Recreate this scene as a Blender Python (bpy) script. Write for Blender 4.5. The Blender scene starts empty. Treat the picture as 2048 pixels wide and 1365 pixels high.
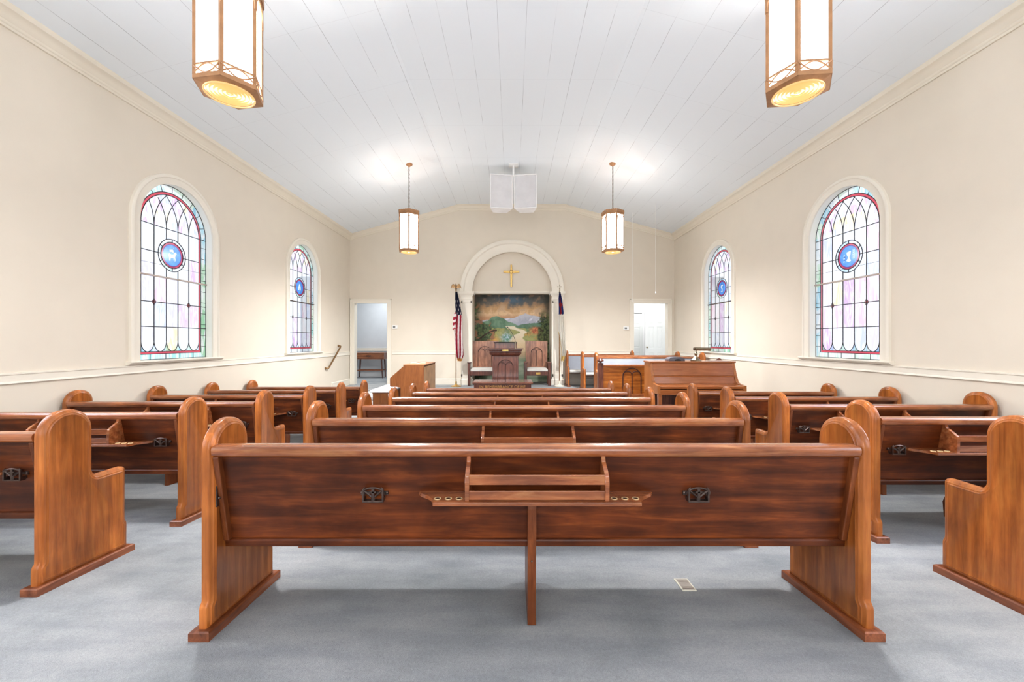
import bpy, bmesh, math, random
from mathutils import Vector, Matrix, noise
PI = math.pi
random.seed(4)
S = bpy.context.scene
COL = S.collection

# ------------------------------------------------------------------ camera
CAM_Z = 1.2
cd = bpy.data.cameras.new('camera'); cd.sensor_width = 36.0; cd.lens = 36.0*800/2048; cd.clip_start = 0.05
cam = bpy.data.objects.new('camera', cd); COL.objects.link(cam)
cam.location = (0, 0, CAM_Z); cam.rotation_euler = (PI/2, 0, 0)
S.camera = cam
# ------------------------------------------------------------------ view
S.view_settings.view_transform = 'Standard'; S.view_settings.look = 'None'
S.view_settings.gamma = 1; S.view_settings.use_curve_mapping = False
S.view_settings.exposure = 1.08
# ------------------------------------------------------------------ world
w = bpy.data.worlds.new('world'); S.world = w; w.use_nodes = True
w.node_tree.nodes['Background'].inputs[0].default_value = (0.93, 0.97, 1.0, 1)
w.node_tree.nodes['Background'].inputs[1].default_value = 0.62
# ------------------------------------------------------------------ daylight through the windows, and unseen fill lights added
def area(name, loc, rot, sx, sy, power, col=(1, 1, 1)):
    d = bpy.data.lights.new(name, 'AREA'); d.shape = 'RECTANGLE'; d.size = sx; d.size_y = sy
    d.energy = power; d.color = col
    o = bpy.data.objects.new(name, d); COL.objects.link(o); o.location = loc; o.rotation_euler = rot
    return o
WX = 4.46           # side walls
YB = 11.0           # chancel wall
YR = -3.6           # wall behind the camera
WIN_L = [-1.02, 2.14, 5.36, 8.58]
WIN_R = [-1.02, 2.14, 5.41, 8.68]
for sx, ys in ((-1, WIN_L), (1, WIN_R)):
    for y in ys[:2]:
        area('daylight', (sx*(WX+0.35), y, 2.1), (0, sx*PI/2, 0), 2.2, 1.2, 62, (0.95, 0.98, 1.0))
area('fill_rear', (0, YR-0.25, 2.2), (PI/2, 0, 0), 5.0, 2.4, 105, (0.98, 0.99, 1.0))  # unseen area light added behind the camera as fill
area('fill_right_room', (4.2, 12.4, 2.9), (0, 0, 0), 1.6, 1.6, 22, (1, 1, 1))  # unseen lamp under the ceiling, added to light the right room
area('fill_left_room', (-4.0, 12.3, 2.9), (0, 0, 0), 1.2, 1.2, 22, (0.92, 0.96, 1))  # overhead light added out of view to brighten the left room

# ------------------------------------------------------------------ materials
def srgb(r, g, b):
    f = lambda c: (c/255/12.92 if c <= 10 else ((c/255+0.055)/1.055)**2.4)
    return (f(r), f(g), f(b), 1)
def new_mat(name):
    m = bpy.data.materials.new(name); m.use_nodes = True
    nt = m.node_tree; bs = nt.nodes['Principled BSDF']
    return m, nt, bs
def N(nt, typ, **kw):
    n = nt.nodes.new(typ)
    for k, v in kw.items(): setattr(n, k, v)
    return n
def L(nt, a, b): nt.links.new(a, b)
def ramp(nt, fac, stops, interp='LINEAR'):
    r = N(nt, 'ShaderNodeValToRGB'); r.color_ramp.interpolation = interp
    els = r.color_ramp.elements
    while len(els) < len(stops): els.new(0.5)
    for e, (p, c) in zip(els, stops): e.position = p; e.color = c
    L(nt, fac, r.inputs[0]); return r.outputs[0]
def mapping(nt, scale, rand=False):
    tc = N(nt, 'ShaderNodeTexCoord'); mp = N(nt, 'ShaderNodeMapping'); mp.inputs['Scale'].default_value = scale
    if rand:
        oi = N(nt, 'ShaderNodeObjectInfo'); mu = N(nt, 'ShaderNodeMath', operation='MULTIPLY'); mu.inputs[1].default_value = 37
        L(nt, oi.outputs['Random'], mu.inputs[0])
        cb = N(nt, 'ShaderNodeCombineXYZ')
        for i in range(3): L(nt, mu.outputs[0], cb.inputs[i])
        ad = N(nt, 'ShaderNodeVectorMath', operation='ADD'); L(nt, tc.outputs['Object'], ad.inputs[0]); L(nt, cb.outputs[0], ad.inputs[1])
        L(nt, ad.outputs[0], mp.inputs[0]); return mp.outputs[0], ad.outputs[0]
    L(nt, tc.outputs['Object'], mp.inputs[0]); return mp.outputs[0], tc.outputs['Object']
def mix(nt, fac, a, b, mode='MIX'):
    m = N(nt, 'ShaderNodeMix', data_type='RGBA', blend_type=mode)
    if isinstance(fac, (int, float)): m.inputs[0].default_value = fac
    else: L(nt, fac, m.inputs[0])
    for v, i in ((a, 6), (b, 7)):
        if isinstance(v, tuple): m.inputs[i].default_value = v
        else: L(nt, v, m.inputs[i])
    return m.outputs[2]

def plain(name, col, rough=0.6, metal=0.0, spec=0.5, bump=0.0, bscale=60, var=0.06, vscale=5, coat=0.0):
    m, nt, bs = new_mat(name)
    vec, raw = mapping(nt, (1, 1, 1))
    n1 = N(nt, 'ShaderNodeTexNoise'); n1.inputs['Scale'].default_value = vscale; n1.inputs['Detail'].default_value = 4
    L(nt, vec, n1.inputs['Vector'])
    c0 = tuple(max(0, c*(1-var)) for c in col[:3])+(1,); c1 = tuple(min(1, c*(1+var)) for c in col[:3])+(1,)
    L(nt, ramp(nt, n1.outputs[0], [(0.3, c0), (0.7, c1)]), bs.inputs['Base Color'])
    bs.inputs['Roughness'].default_value = rough; bs.inputs['Metallic'].default_value = metal
    bs.inputs['Specular IOR Level'].default_value = spec; bs.inputs['Coat Weight'].default_value = coat
    if bump:
        n2 = N(nt, 'ShaderNodeTexNoise'); n2.inputs['Scale'].default_value = bscale; L(nt, vec, n2.inputs['Vector'])
        b = N(nt, 'ShaderNodeBump'); b.inputs['Strength'].default_value = bump; b.inputs['Distance'].default_value = 0.004
        L(nt, n2.outputs[0], b.inputs['Height']); L(nt, b.outputs[0], bs.inputs['Normal'])
    return m

def wood(name, dark, mid, light, axis='z', board='y', bw=0.10, rough=0.32, coat=0.35, boards=0.35, cloud=0.55, ring=0.28, spec=0.5):
    """lacquered wood; grain runs along axis, glued boards stacked along board"""
    m, nt, bs = new_mat(name)
    i = 'xyz'.index(axis)
    sc = [17.0, 17.0, 17.0]; sc[i] = 2.0
    vec, raw = mapping(nt, tuple(sc), True)
    n1 = N(nt, 'ShaderNodeTexNoise'); n1.inputs['Scale'].default_value = 1.6; n1.inputs['Detail'].default_value = 7
    n1.inputs['Roughness'].default_value = 0.62; n1.inputs['Distortion'].default_value = 0.6
    L(nt, vec, n1.inputs['Vector'])
    # fine pores
    mp2 = N(nt, 'ShaderNodeMapping'); sc2 = [120.0]*3; sc2[i] = 5.0; mp2.inputs['Scale'].default_value = sc2
    L(nt, raw, mp2.inputs[0])
    n2 = N(nt, 'ShaderNodeTexNoise'); n2.inputs['Scale'].default_value = 1; n2.inputs['Detail'].default_value = 3; L(nt, mp2.outputs[0], n2.inputs['Vector'])
    # cathedral figure
    wv = N(nt, 'ShaderNodeTexWave', wave_type='RINGS'); wv.inputs['Scale'].default_value = 0.35; wv.inputs['Distortion'].default_value = 7
    wv.inputs['Detail'].default_value = 3; wv.inputs['Detail Scale'].default_value = 0.7; L(nt, vec, wv.inputs['Vector'])
    # cloudy figure
    n3 = N(nt, 'ShaderNodeTexNoise'); n3.inputs['Scale'].default_value = 4.5; n3.inputs['Detail'].default_value = 3; L(nt, raw, n3.inputs['Vector'])
    c = ramp(nt, n1.outputs[0], [(0.28, dark), (0.5, mid), (0.74, light)])
    c = mix(nt, ring, c, ramp(nt, wv.outputs[0], [(0.2, (0.42, 0.42, 0.42, 1)), (0.8, (1.1, 1.1, 1.1, 1))]), 'MULTIPLY')
    c = mix(nt, cloud, c, ramp(nt, n3.outputs[0], [(0.3, (0.45, 0.42, 0.40, 1)), (0.7, (1.25, 1.25, 1.25, 1))]), 'MULTIPLY')
    c = mix(nt, 0.30, c, ramp(nt, n2.outputs[0], [(0.3, (0.5, 0.5, 0.5, 1)), (0.6, (1.1, 1.1, 1.1, 1))]), 'MULTIPLY')
    # boards
    sp = N(nt, 'ShaderNodeSeparateXYZ'); L(nt, raw, sp.inputs[0])
    dv = N(nt, 'ShaderNodeMath', operation='DIVIDE'); L(nt, sp.outputs['xyz'.index(board)], dv.inputs[0]); dv.inputs[1].default_value = bw
    fl = N(nt, 'ShaderNodeMath', operation='FLOOR'); L(nt, dv.outputs[0], fl.inputs[0])
    wn = N(nt, 'ShaderNodeTexWhiteNoise', noise_dimensions='1D'); L(nt, fl.outputs[0], wn.inputs['W'])
    c = mix(nt, boards, c, ramp(nt, wn.outputs['Value'], [(0.0, (0.42, 0.38, 0.36, 1)), (1.0, (1.25, 1.2, 1.15, 1))]), 'MULTIPLY')
    L(nt, c, bs.inputs['Base Color'])
    bs.inputs['Roughness'].default_value = rough; bs.inputs['Coat Weight'].default_value = coat; bs.inputs['Coat Roughness'].default_value = 0.18; bs.inputs['Specular IOR Level'].default_value = spec
    b = N(nt, 'ShaderNodeBump'); b.inputs['Strength'].default_value = 0.06; b.inputs['Distance'].default_value = 0.002
    L(nt, n2.outputs[0], b.inputs['Height']); L(nt, b.outputs[0], bs.inputs['Normal'])
    return m

M = {}
PD, PM, PL_ = srgb(112, 52, 20), srgb(166, 86, 36), srgb(200, 118, 54)
M['end'] = wood('pew_end_wood', srgb(150, 80, 30), srgb(178, 102, 44), srgb(200, 124, 58), 'z', 'y', 0.085, 0.35, 0.12, 0.42, 0.5, 0.25, 0.35)
BD, BM_, BL = srgb(70, 28, 14), srgb(116, 58, 30), srgb(164, 92, 48)
M['back'] = wood('pew_back_wood', srgb(74, 32, 11), srgb(100, 47, 18), srgb(134, 69, 28), 'x', 'z', 0.105, 0.36, 0.04, 0.65, 0.9, 0.4, 0.28)
M['rail'] = wood('pew_rail_wood', srgb(120, 62, 32), srgb(158, 90, 50), srgb(192, 128, 78), 'x', 'z', 0.5, 0.25, 0.6, 0.0)
M['stile'] = wood('dark_stile_wood', srgb(84, 40, 18), srgb(112, 58, 28), srgb(136, 76, 40), 'z', 'x', 0.5, 0.36, 0.1, 0.0, 0.4, 0.2, 0.3)
M['shoe'] = wood('pew_shoe_wood', srgb(92, 44, 24), srgb(140, 78, 46), srgb(170, 102, 64), 'y', 'x', 0.5, 0.4, 0.2, 0.0)
M['dark'] = wood('dark_walnut', srgb(58, 26, 20), srgb(98, 52, 38), srgb(128, 76, 56), 'z', 'x', 0.3, 0.3, 0.4, 0.1)
M['chairback'] = wood('throne_back_wood', srgb(110, 64, 44), srgb(150, 98, 70), srgb(178, 126, 94), 'z', 'x', 0.3, 0.3, 0.3, 0.1)
M['piano'] = wood('piano_wood', srgb(150, 82, 42), srgb(166, 96, 50), srgb(178, 108, 60), 'x', 'z', 2.0, 0.22, 0.6, 0.0, 0.2, 0.1)
M['pianoside'] = wood('piano_side_wood', srgb(160, 94, 46), srgb(174, 106, 54), srgb(186, 120, 66), 'z', 'y', 2.0, 0.3, 0.3, 0.0, 0.2, 0.1)
M['organ'] = wood('organ_wood', srgb(128, 72, 32), srgb(148, 86, 40), srgb(164, 102, 54), 'z', 'y', 2.0, 0.35, 0.2, 0.0, 0.3, 0.15)
M['organback'] = wood('organ_back_board', srgb(160, 116, 76), srgb(178, 134, 92), srgb(192, 148, 106), 'z', 'y', 2.0, 0.5, 0.1, 0.0)
M['panel'] = wood('screen_panel_wood', srgb(130, 64, 18), srgb(170, 94, 32), srgb(200, 124, 54), 'x', 'z', 0.2, 0.3, 0.4, 0.1)
M['groove'] = plain('carved_groove', srgb(58, 26, 16), 0.5)
M['gold_letter'] = plain('gilded_letters', srgb(200, 150, 84), 0.4, 0.3)
M['iron'] = plain('aged_iron', srgb(92, 78, 72), 0.35, 0.85, var=0.3, vscale=40)
M['brass'] = plain('polished_brass', srgb(214, 176, 104), 0.25, 0.9)
M['oldbrass'] = plain('antique_brass', srgb(140, 108, 72), 0.35, 0.75, var=0.2, vscale=20)
M['nickel'] = plain('brushed_nickel', srgb(150, 140, 120), 0.22, 0.95)
M['lanternmetal'] = plain('lantern_bronze', srgb(172, 126, 86), 0.45, 0.25, var=0.15, vscale=15)
M['chain'] = plain('chain_dark_bronze', srgb(86, 70, 54), 0.4, 0.7)
M['black'] = plain('black_plastic', srgb(26, 26, 28), 0.4)
M['darkgrey'] = plain('dark_grey_plastic', srgb(88, 86, 94), 0.5)
M['white'] = plain('white_plastic', srgb(236, 236, 234), 0.5)
M['lcd'] = plain('grey_display', srgb(110, 112, 110), 0.3)
M['rubber'] = plain('tan_rubber_ring', srgb(206, 176, 128), 0.6)
M['cushion'] = plain('cream_upholstery', srgb(206, 202, 194), 0.9, bump=0.3, bscale=300)
M['page'] = plain('aged_paper', srgb(186, 166, 140), 0.8)
M['greyfab'] = plain('pale_grey_upholstery', srgb(146, 151, 160), 0.95, bump=0.3, bscale=300)
M['whitecloth'] = plain('white_cloth', srgb(214, 214, 216), 0.9, bump=0.2, bscale=200)
M['ventmetal'] = plain('vent_beige_metal', srgb(188, 178, 168), 0.4, 0.3)
M['basewhite'] = plain('pearl_base', srgb(236, 232, 214), 0.3)
M['wall'] = plain('cream_wall_paint', srgb(221, 211, 194), 0.85, bump=0.12, bscale=220, var=0.015, vscale=3)
M['trim'] = plain('ivory_trim_paint', srgb(230, 223, 208), 0.5, var=0.015)
M['crown'] = plain('crown_trim_paint', srgb(226, 217, 199), 0.55, var=0.015)
M['reveal'] = plain('window_reveal_paint', srgb(240, 238, 230), 0.6, var=0.01)
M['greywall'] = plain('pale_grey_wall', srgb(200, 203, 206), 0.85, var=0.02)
M['whitewall'] = plain('bright_white_wall', srgb(236, 236, 236), 0.8, var=0.01)
M['doorpaint'] = plain('door_white_paint', srgb(222, 224, 222), 0.5, var=0.01)
M['lead'] = plain('lead_came', srgb(62, 62, 66), 0.5, 0.4)
M['sash'] = plain('sash_bar_taupe', srgb(190, 176, 166), 0.5)

def m_carpet():
    m, nt, bs = new_mat('blue_grey_carpet')
    vec, raw = mapping(nt, (1, 1, 1))
    a = N(nt, 'ShaderNodeTexNoise'); a.inputs['Scale'].default_value = 1.4; a.inputs['Detail'].default_value = 6; a.inputs['Roughness'].default_value = 0.6; L(nt, vec, a.inputs['Vector'])
    mp = N(nt, 'ShaderNodeMapping'); mp.inputs['Scale'].default_value = (1.2, 5, 1); mp.inputs['Rotation'].default_value = (0, 0, 0.3); L(nt, raw, mp.inputs[0])
    a2 = N(nt, 'ShaderNodeTexNoise'); a2.inputs['Scale'].default_value = 2.0; a2.inputs['Detail'].default_value = 5; L(nt, mp.outputs[0], a2.inputs['Vector'])
    f = N(nt, 'ShaderNodeTexNoise'); f.inputs['Scale'].default_value = 420; f.inputs['Detail'].default_value = 2; L(nt, vec, f.inputs['Vector'])
    g = N(nt, 'ShaderNodeTexNoise'); g.inputs['Scale'].default_value = 90; g.inputs['Detail'].default_value = 3; L(nt, vec, g.inputs['Vector'])
    c = ramp(nt, a.outputs[0], [(0.3, srgb(142, 146, 148)), (0.52, srgb(165, 168, 169)), (0.72, srgb(177, 179, 179))])
    c = mix(nt, 0.5, c, ramp(nt, a2.outputs[0], [(0.35, (0.70, 0.73, 0.77, 1)), (0.6, (1.04, 1.04, 1.04, 1))]), 'MULTIPLY')
    c = mix(nt, 0.55, c, ramp(nt, f.outputs[0], [(0.3, (0.62, 0.62, 0.62, 1)), (0.7, (1.25, 1.25, 1.25, 1))]), 'MULTIPLY')
    c = mix(nt, 0.35, c, ramp(nt, g.outputs[0], [(0.3, (0.75, 0.75, 0.75, 1)), (0.7, (1.15, 1.15, 1.15, 1))]), 'MULTIPLY')
    L(nt, c, bs.inputs['Base Color']); bs.inputs['Roughness'].default_value = 1.0; bs.inputs['Specular IOR Level'].default_value = 0.1
    b = N(nt, 'ShaderNodeBump'); b.inputs['Strength'].default_value = 0.5; b.inputs['Distance'].default_value = 0.006
    L(nt, f.outputs[0], b.inputs['Height']); L(nt, b.outputs[0], bs.inputs['Normal'])
    return m
M['carpet'] = m_carpet()

def m_ceiling():
    m, nt, bs = new_mat('white_plank_ceiling')
    tc = N(nt, 'ShaderNodeTexCoord'); sp = N(nt, 'ShaderNodeSeparateXYZ'); L(nt, tc.outputs['Object'], sp.inputs[0])
    def lines(sock, off, step, wd, soft):
        ad = N(nt, 'ShaderNodeMath', operation='ADD'); ad.inputs[1].default_value = off; L(nt, sock, ad.inputs[0])
        pp = N(nt, 'ShaderNodeMath', operation='PINGPONG'); pp.inputs[1].default_value = step/2; L(nt, ad.outputs[0], pp.inputs[0])
        mr = N(nt, 'ShaderNodeMapRange'); mr.inputs[1].default_value = wd; mr.inputs[2].default_value = wd+soft; mr.inputs[3].default_value = 1; mr.inputs[4].default_value = 0
        L(nt, pp.outputs[0], mr.inputs[0]); return mr.outputs[0]
    lx = lines(sp.outputs[0], 0.167, 0.334, 0.0010, 0.0026)
    ly = lines(sp.outputs[1], 0.4, 1.22, 0.001, 0.0025)
    # cracks open and close along the joint
    mp = N(nt, 'ShaderNodeMapping'); mp.inputs['Scale'].default_value = (3, 0.9, 1); L(nt, tc.outputs['Object'], mp.inputs[0])
    n = N(nt, 'ShaderNodeTexNoise'); n.inputs['Scale'].default_value = 2.2; n.inputs['Detail'].default_value = 5; L(nt, mp.outputs[0], n.inputs['Vector'])
    vis = N(nt, 'ShaderNodeMapRange'); vis.inputs[1].default_value = 0.38; vis.inputs[2].default_value = 0.62; vis.inputs[3].default_value = 0.08; vis.inputs[4].default_value = 1.0
    L(nt, n.outputs[0], vis.inputs[0])
    mu = N(nt, 'ShaderNodeMath', operation='MULTIPLY'); L(nt, lx, mu.inputs[0]); L(nt, vis.outputs[0], mu.inputs[1])
    m2 = N(nt, 'ShaderNodeMath', operation='MULTIPLY'); L(nt, ly, m2.inputs[0]); m2.inputs[1].default_value = 0.22
    mx = N(nt, 'ShaderNodeMath', operation='MAXIMUM'); L(nt, mu.outputs[0], mx.inputs[0]); L(nt, m2.outputs[0], mx.inputs[1])
    c = mix(nt, mx.outputs[0], srgb(231, 237, 241), srgb(170, 174, 178))
    L(nt, c, bs.inputs['Base Color']); bs.inputs['Roughness'].default_value = 0.8; bs.inputs['Specular IOR Level'].default_value = 0.2
    return m
M['ceiling'] = m_ceiling()

def m_vcol(name, rough=0.7, streak=0.0):
    m, nt, bs = new_mat(name)
    at = N(nt, 'ShaderNodeVertexColor'); at.layer_name = 'Col'
    c = at.outputs[0]
    if streak:
        vec, raw = mapping(nt, (30, 30, 30)); n = N(nt, 'ShaderNodeTexNoise'); n.inputs['Detail'].default_value = 5; n.inputs['Scale'].default_value = 2; L(nt, vec, n.inputs['Vector'])
        c = mix(nt, streak, c, ramp(nt, n.outputs[0], [(0.3, (0.6, 0.6, 0.6, 1)), (0.7, (1.3, 1.3, 1.3, 1))]), 'MULTIPLY')
    L(nt, c, bs.inputs['Base Color']); bs.inputs['Roughness'].default_value = rough
    return m
M['mural'] = m_vcol('painted_mural', 0.7, 0.35)
M['flagcloth'] = m_vcol('flag_cloth', 0.8)

def m_glass():
    """opalescent stained glass: tinted, streaked, lets the daylight through"""
    m = bpy.data.materials.new('stained_glass'); m.use_nodes = True; nt = m.node_tree
    nt.nodes.remove(nt.nodes['Principled BSDF']); out = nt.nodes['Material Output']
    at = N(nt, 'ShaderNodeVertexColor'); at.layer_name = 'Col'
    tc = N(nt, 'ShaderNodeTexCoord')
    mp = N(nt, 'ShaderNodeMapping'); mp.inputs['Scale'].default_value = (9, 9, 1.8); mp.inputs['Rotation'].default_value = (0.25, 0, 0); L(nt, tc.outputs['Object'], mp.inputs[0])
    n = N(nt, 'ShaderNodeTexNoise'); n.inputs['Scale'].default_value = 1.9; n.inputs['Detail'].default_value = 7; n.inputs['Distortion'].default_value = 1.2; L(nt, mp.outputs[0], n.inputs['Vector'])
    st = N(nt, 'ShaderNodeMapRange'); st.inputs[1].default_value = 0.38; st.inputs[2].default_value = 0.62; st.inputs[3].default_value = 0.0; st.inputs[4].default_value = 1.0; L(nt, n.outputs[0], st.inputs[0])
    c = mix(nt, st.outputs[0], (0.93, 0.95, 0.99, 1), at.outputs[0])
    # alpha of the paint layer tells solid colours from streaky ones
    c = mix(nt, at.outputs[1], at.outputs[0], c)
    tr = N(nt, 'ShaderNodeBsdfTransparent'); L(nt, c, tr.inputs[0])
    tl = N(nt, 'ShaderNodeBsdfTranslucent'); L(nt, c, tl.inputs[0])
    gl = N(nt, 'ShaderNodeBsdfGlossy'); gl.inputs['Roughness'].default_value = 0.15; gl.inputs['Color'].default_value = (0.9, 0.9, 0.9, 1)
    s1 = N(nt, 'ShaderNodeMixShader'); s1.inputs[0].default_value = 0.25; L(nt, tr.outputs[0], s1.inputs[1]); L(nt, tl.outputs[0], s1.inputs[2])
    s2 = N(nt, 'ShaderNodeMixShader'); s2.inputs[0].default_value = 0.03; L(nt, s1.outputs[0], s2.inputs[1]); L(nt, gl.outputs[0], s2.inputs[2])
    L(nt, s2.outputs[0], out.inputs[0])
    return m
M['glass'] = m_glass()
def emit(name, col, s, base=(0.35, 0.34, 0.32, 1)):
    m, nt, bs = new_mat(name)
    bs.inputs['Base Color'].default_value = base
    bs.inputs['Emission Color'].default_value = col; bs.inputs['Emission Strength'].default_value = s
    bs.inputs['Roughness'].default_value = 0.4
    return m
M['lampglass'] = emit('lit_white_lantern_glass', (0.99, 0.985, 0.97, 1), 3.6)
M['lampglass_far'] = emit('lit_white_lantern_glass_far', (0.99, 0.985, 0.97, 1), 6.0)
M['louvre'] = emit('lit_yellow_louvre', (1.0, 0.62, 0.22, 1), 0.30, (0.4, 0.28, 0.12, 1))
M['louvrelit'] = emit('lit_louvre_gap', (1.0, 0.86, 0.54, 1), 0.75, (0.4, 0.3, 0.15, 1))

# ------------------------------------------------------------------ mesh helpers
class G:
    def __init__(s): s.bm = bmesh.new()
    def poly(s, pts):
        return s.bm.faces.new([s.bm.verts.new(p) for p in pts])
    def box(s, x0, x1, y0, y1, z0, z1, bev=0.0, mtx=None):
        t = bmesh.new(); bmesh.ops.create_cube(t, size=1)
        for v in t.verts: v.co = Vector(((x0+x1)/2+v.co.x*(x1-x0), (y0+y1)/2+v.co.y*(y1-y0), (z0+z1)/2+v.co.z*(z1-z0)))
        if bev: bmesh.ops.bevel(t, geom=list(t.edges), offset=bev, segments=2, profile=0.5, affect='EDGES')
        if mtx is not None: t.transform(mtx)
        s.join(t); return s
    def join(s, t):
        me = bpy.data.meshes.new('tmp'); t.to_mesh(me); t.free(); s.bm.from_mesh(me); bpy.data.meshes.remove(me)
    def prism(s, pts, ax, a0, a1, bev=0.0):
        """2-D outline extruded along axis ax ('x': pts are (y,z); 'y': (x,z); 'z': (x,y))"""
        t = bmesh.new()
        def P(p, a): return {'x': (a, p[0], p[1]), 'y': (p[0], a, p[1]), 'z': (p[0], p[1], a)}[ax]
        A = [t.verts.new(P(p, a0)) for p in pts]; B = [t.verts.new(P(p, a1)) for p in pts]
        n = len(pts); t.faces.new(A); t.faces.new(B)
        for i in range(n): t.faces.new((A[i], A[(i+1) % n], B[(i+1) % n], B[i]))
        if bev: bmesh.ops.bevel(t, geom=list(t.edges), offset=bev, segments=2, profile=0.5, affect='EDGES')
        s.join(t); return s
    def loft(s, loops, caps=True, closed=True):
        R = [[s.bm.verts.new(p) for p in lp] for lp in loops]
        for a, b in zip(R, R[1:]):
            n = len(a)
            for i in range(n if closed else n-1):
                j = (i+1) % n
                try: s.bm.faces.new((a[i], a[j], b[j], b[i]))
                except ValueError: pass
        if caps: s.bm.faces.new(R[0]); s.bm.faces.new(R[-1])
        return s
    def tube(s, pts, r, n=8, closed=False):
        pts = [Vector(p) for p in pts]; loops = []; m = len(pts)
        prev = None
        for i, p in enumerate(pts):
            a = pts[(i-1) % m] if (i > 0 or closed) else p; b = pts[(i+1) % m] if (i < m-1 or closed) else p
            t = (b-a).normalized()
            if prev is None:
                u = t.cross(Vector((0, 0, 1))) if abs(t.z) < 0.9 else t.cross(Vector((1, 0, 0)))
            else: u = prev - t*prev.dot(t)
            u.normalize(); prev = u; v = t.cross(u)
            rr = r[i] if isinstance(r, (list, tuple)) else r
            loops.append([p+u*math.cos(2*PI*k/n)*rr+v*math.sin(2*PI*k/n)*rr for k in range(n)])
        if closed: s.loft(loops+[loops[0]], caps=False)
        else: s.loft(loops)
        return s
    def lathe(s, prof, c=(0, 0, 0), n=24, mtx=None):
        loops = [[Vector((c[0]+max(r, 1e-4)*math.cos(2*PI*k/n), c[1]+max(r, 1e-4)*math.sin(2*PI*k/n), c[2]+z)) for k in range(n)] for r, z in prof]
        if mtx is not None: loops = [[mtx @ p for p in lp] for lp in loops]
        return s.loft(loops)
    def sphere(s, c, r, sc=(1, 1, 1), n=12):
        t = bmesh.new(); bmesh.ops.create_uvsphere(t, u_segments=n, v_segments=max(6, n//2+2), radius=r)
        for v in t.verts: v.co = Vector((c[0]+v.co.x*sc[0], c[1]+v.co.y*sc[1], c[2]+v.co.z*sc[2]))
        s.join(t); return s
    def build(s, name, mat, parent=None, smooth=False, loc=None, recalc=True):
        if recalc: bmesh.ops.recalc_face_normals(s.bm, faces=list(s.bm.faces))
        me = bpy.data.meshes.new(name); s.bm.to_mesh(me); s.bm.free()
        me.materials.append(M[mat] if isinstance(mat, str) else mat)
        if smooth:
            me.polygons.foreach_set('use_smooth', [True]*len(me.polygons))
            try: me.set_sharp_from_angle(angle=math.radians(38))
            except Exception: pass
        o = bpy.data.objects.new(name, me); COL.objects.link(o)
        if parent is not None: o.parent = parent
        if loc is not None: o.location = loc
        return o
def tag(o, label=None, cat=None, group=None, kind=None):
    if label: o['label'] = label
    if cat: o['category'] = cat
    if group: o['group'] = group
    if kind: o['kind'] = kind
    return o
def thing(name, label, cat, loc=(0, 0, 0), rz=0.0, group=None):
    o = bpy.data.objects.new(name, None); COL.objects.link(o); o.location = loc; o.rotation_euler = (0, 0, rz); o.empty_display_size = 0.1
    return tag(o, label, cat, group)
def struct(name, g, mat, parent=None, smooth=False):
    o = g.build(name, mat, parent, smooth)
    if parent is None: o['kind'] = 'structure'
    return o
def copy_tree(o, parent=None):
    c = o.copy(); COL.objects.link(c)
    if parent is not None: c.parent = parent
    for ch in list(o.children): copy_tree(ch, c)
    return c
def offset(pts, d):
    """inset a closed outline by d (clockwise or not, decided by area)"""
    n = len(pts); A = sum(pts[i][0]*pts[(i+1) % n][1]-pts[(i+1) % n][0]*pts[i][1] for i in range(n))
    sg = 1 if A > 0 else -1; out = []
    for i in range(n):
        p0, p1, p2 = Vector(pts[i-1]), Vector(pts[i]), Vector(pts[(i+1) % n])
        e1 = (p1-p0).normalized(); e2 = (p2-p1).normalized()
        n1 = Vector((-e1.y, e1.x))*sg; n2 = Vector((-e2.y, e2.x))*sg
        k = 1+n1.dot(n2); k = max(k, 0.35)
        out.append(tuple(p1+(n1+n2)*(d/k)))
    return out
def arc(cx, cz, r, a0, a1, n):
    return [(cx+r*math.cos(math.radians(a0+(a1-a0)*i/n)), cz+r*math.sin(math.radians(a0+(a1-a0)*i/n))) for i in range(n+1)]

SL = 0.06125                        # the nave floor falls gently toward the chancel
def fz(y): return -SL*y
PLAT_Y = 9.6                        # front edge of the chancel platform (top at z = 0)

# ------------------------------------------------------------------ floor and chancel platform
YS = 10.1
g = G()
g.poly([(-WX-0.1, YR, fz(YR)), (WX+0.1, YR, fz(YR)), (WX+0.1, YS, fz(YS)), (-WX-0.1, YS, fz(YS))])
struct('floor', g, 'carpet')
g = G()
zb = -0.66
g.box(-2.66, 1.72, PLAT_Y, YB+0.8, zb, 0)
g.box(1.72, WX+0.05, 8.25, YB+0.0, zb, 0)
g.box(-WX-0.05, -2.66, 9.85, YB+0.0, zb, 0)
struct('chancel_platform', g, 'carpet')
g = G()
for k in range(2):
    y1 = 9.85-0.27*(k); z1 = -0.2*(k+1)
    g.box(-WX, -2.66, y1-0.27, y1+0.02, zb, z1-0.0)
    g.box(-WX, -2.66, y1-0.285, y1-0.2, z1-0.03, z1+0.006, 0.006)
g.box(-WX, -2.66, 9.83, 9.90, -0.032, 0.006, 0.006)
struct('trim_1', g, 'carpet')
g = G()
for k in range(3):
    g.box(-WX, -2.66, 9.838-0.27*k, 9.86-0.27*k, -0.2*(k+1)+0.006, -0.2*k-0.032)
struct('trim_2', g, 'whitewall')

# ------------------------------------------------------------------ ceiling
CF, CE, CXF = 4.93, 4.11, 1.46
SLP = (CF-CE)/(WX-CXF)
def cz(x): x = abs(x); return CF if x < CXF else CF-(x-CXF)*SLP
g = G()
xs = [-WX-0.05, -CXF, CXF, WX+0.05]
for a, b in zip(xs, xs[1:]):
    g.poly([(a, YR, cz(a)), (b, YR, cz(b)), (b, YB+0.02, cz(b)), (a, YB+0.02, cz(a))])
struct('ceiling', g, 'ceiling')

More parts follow.
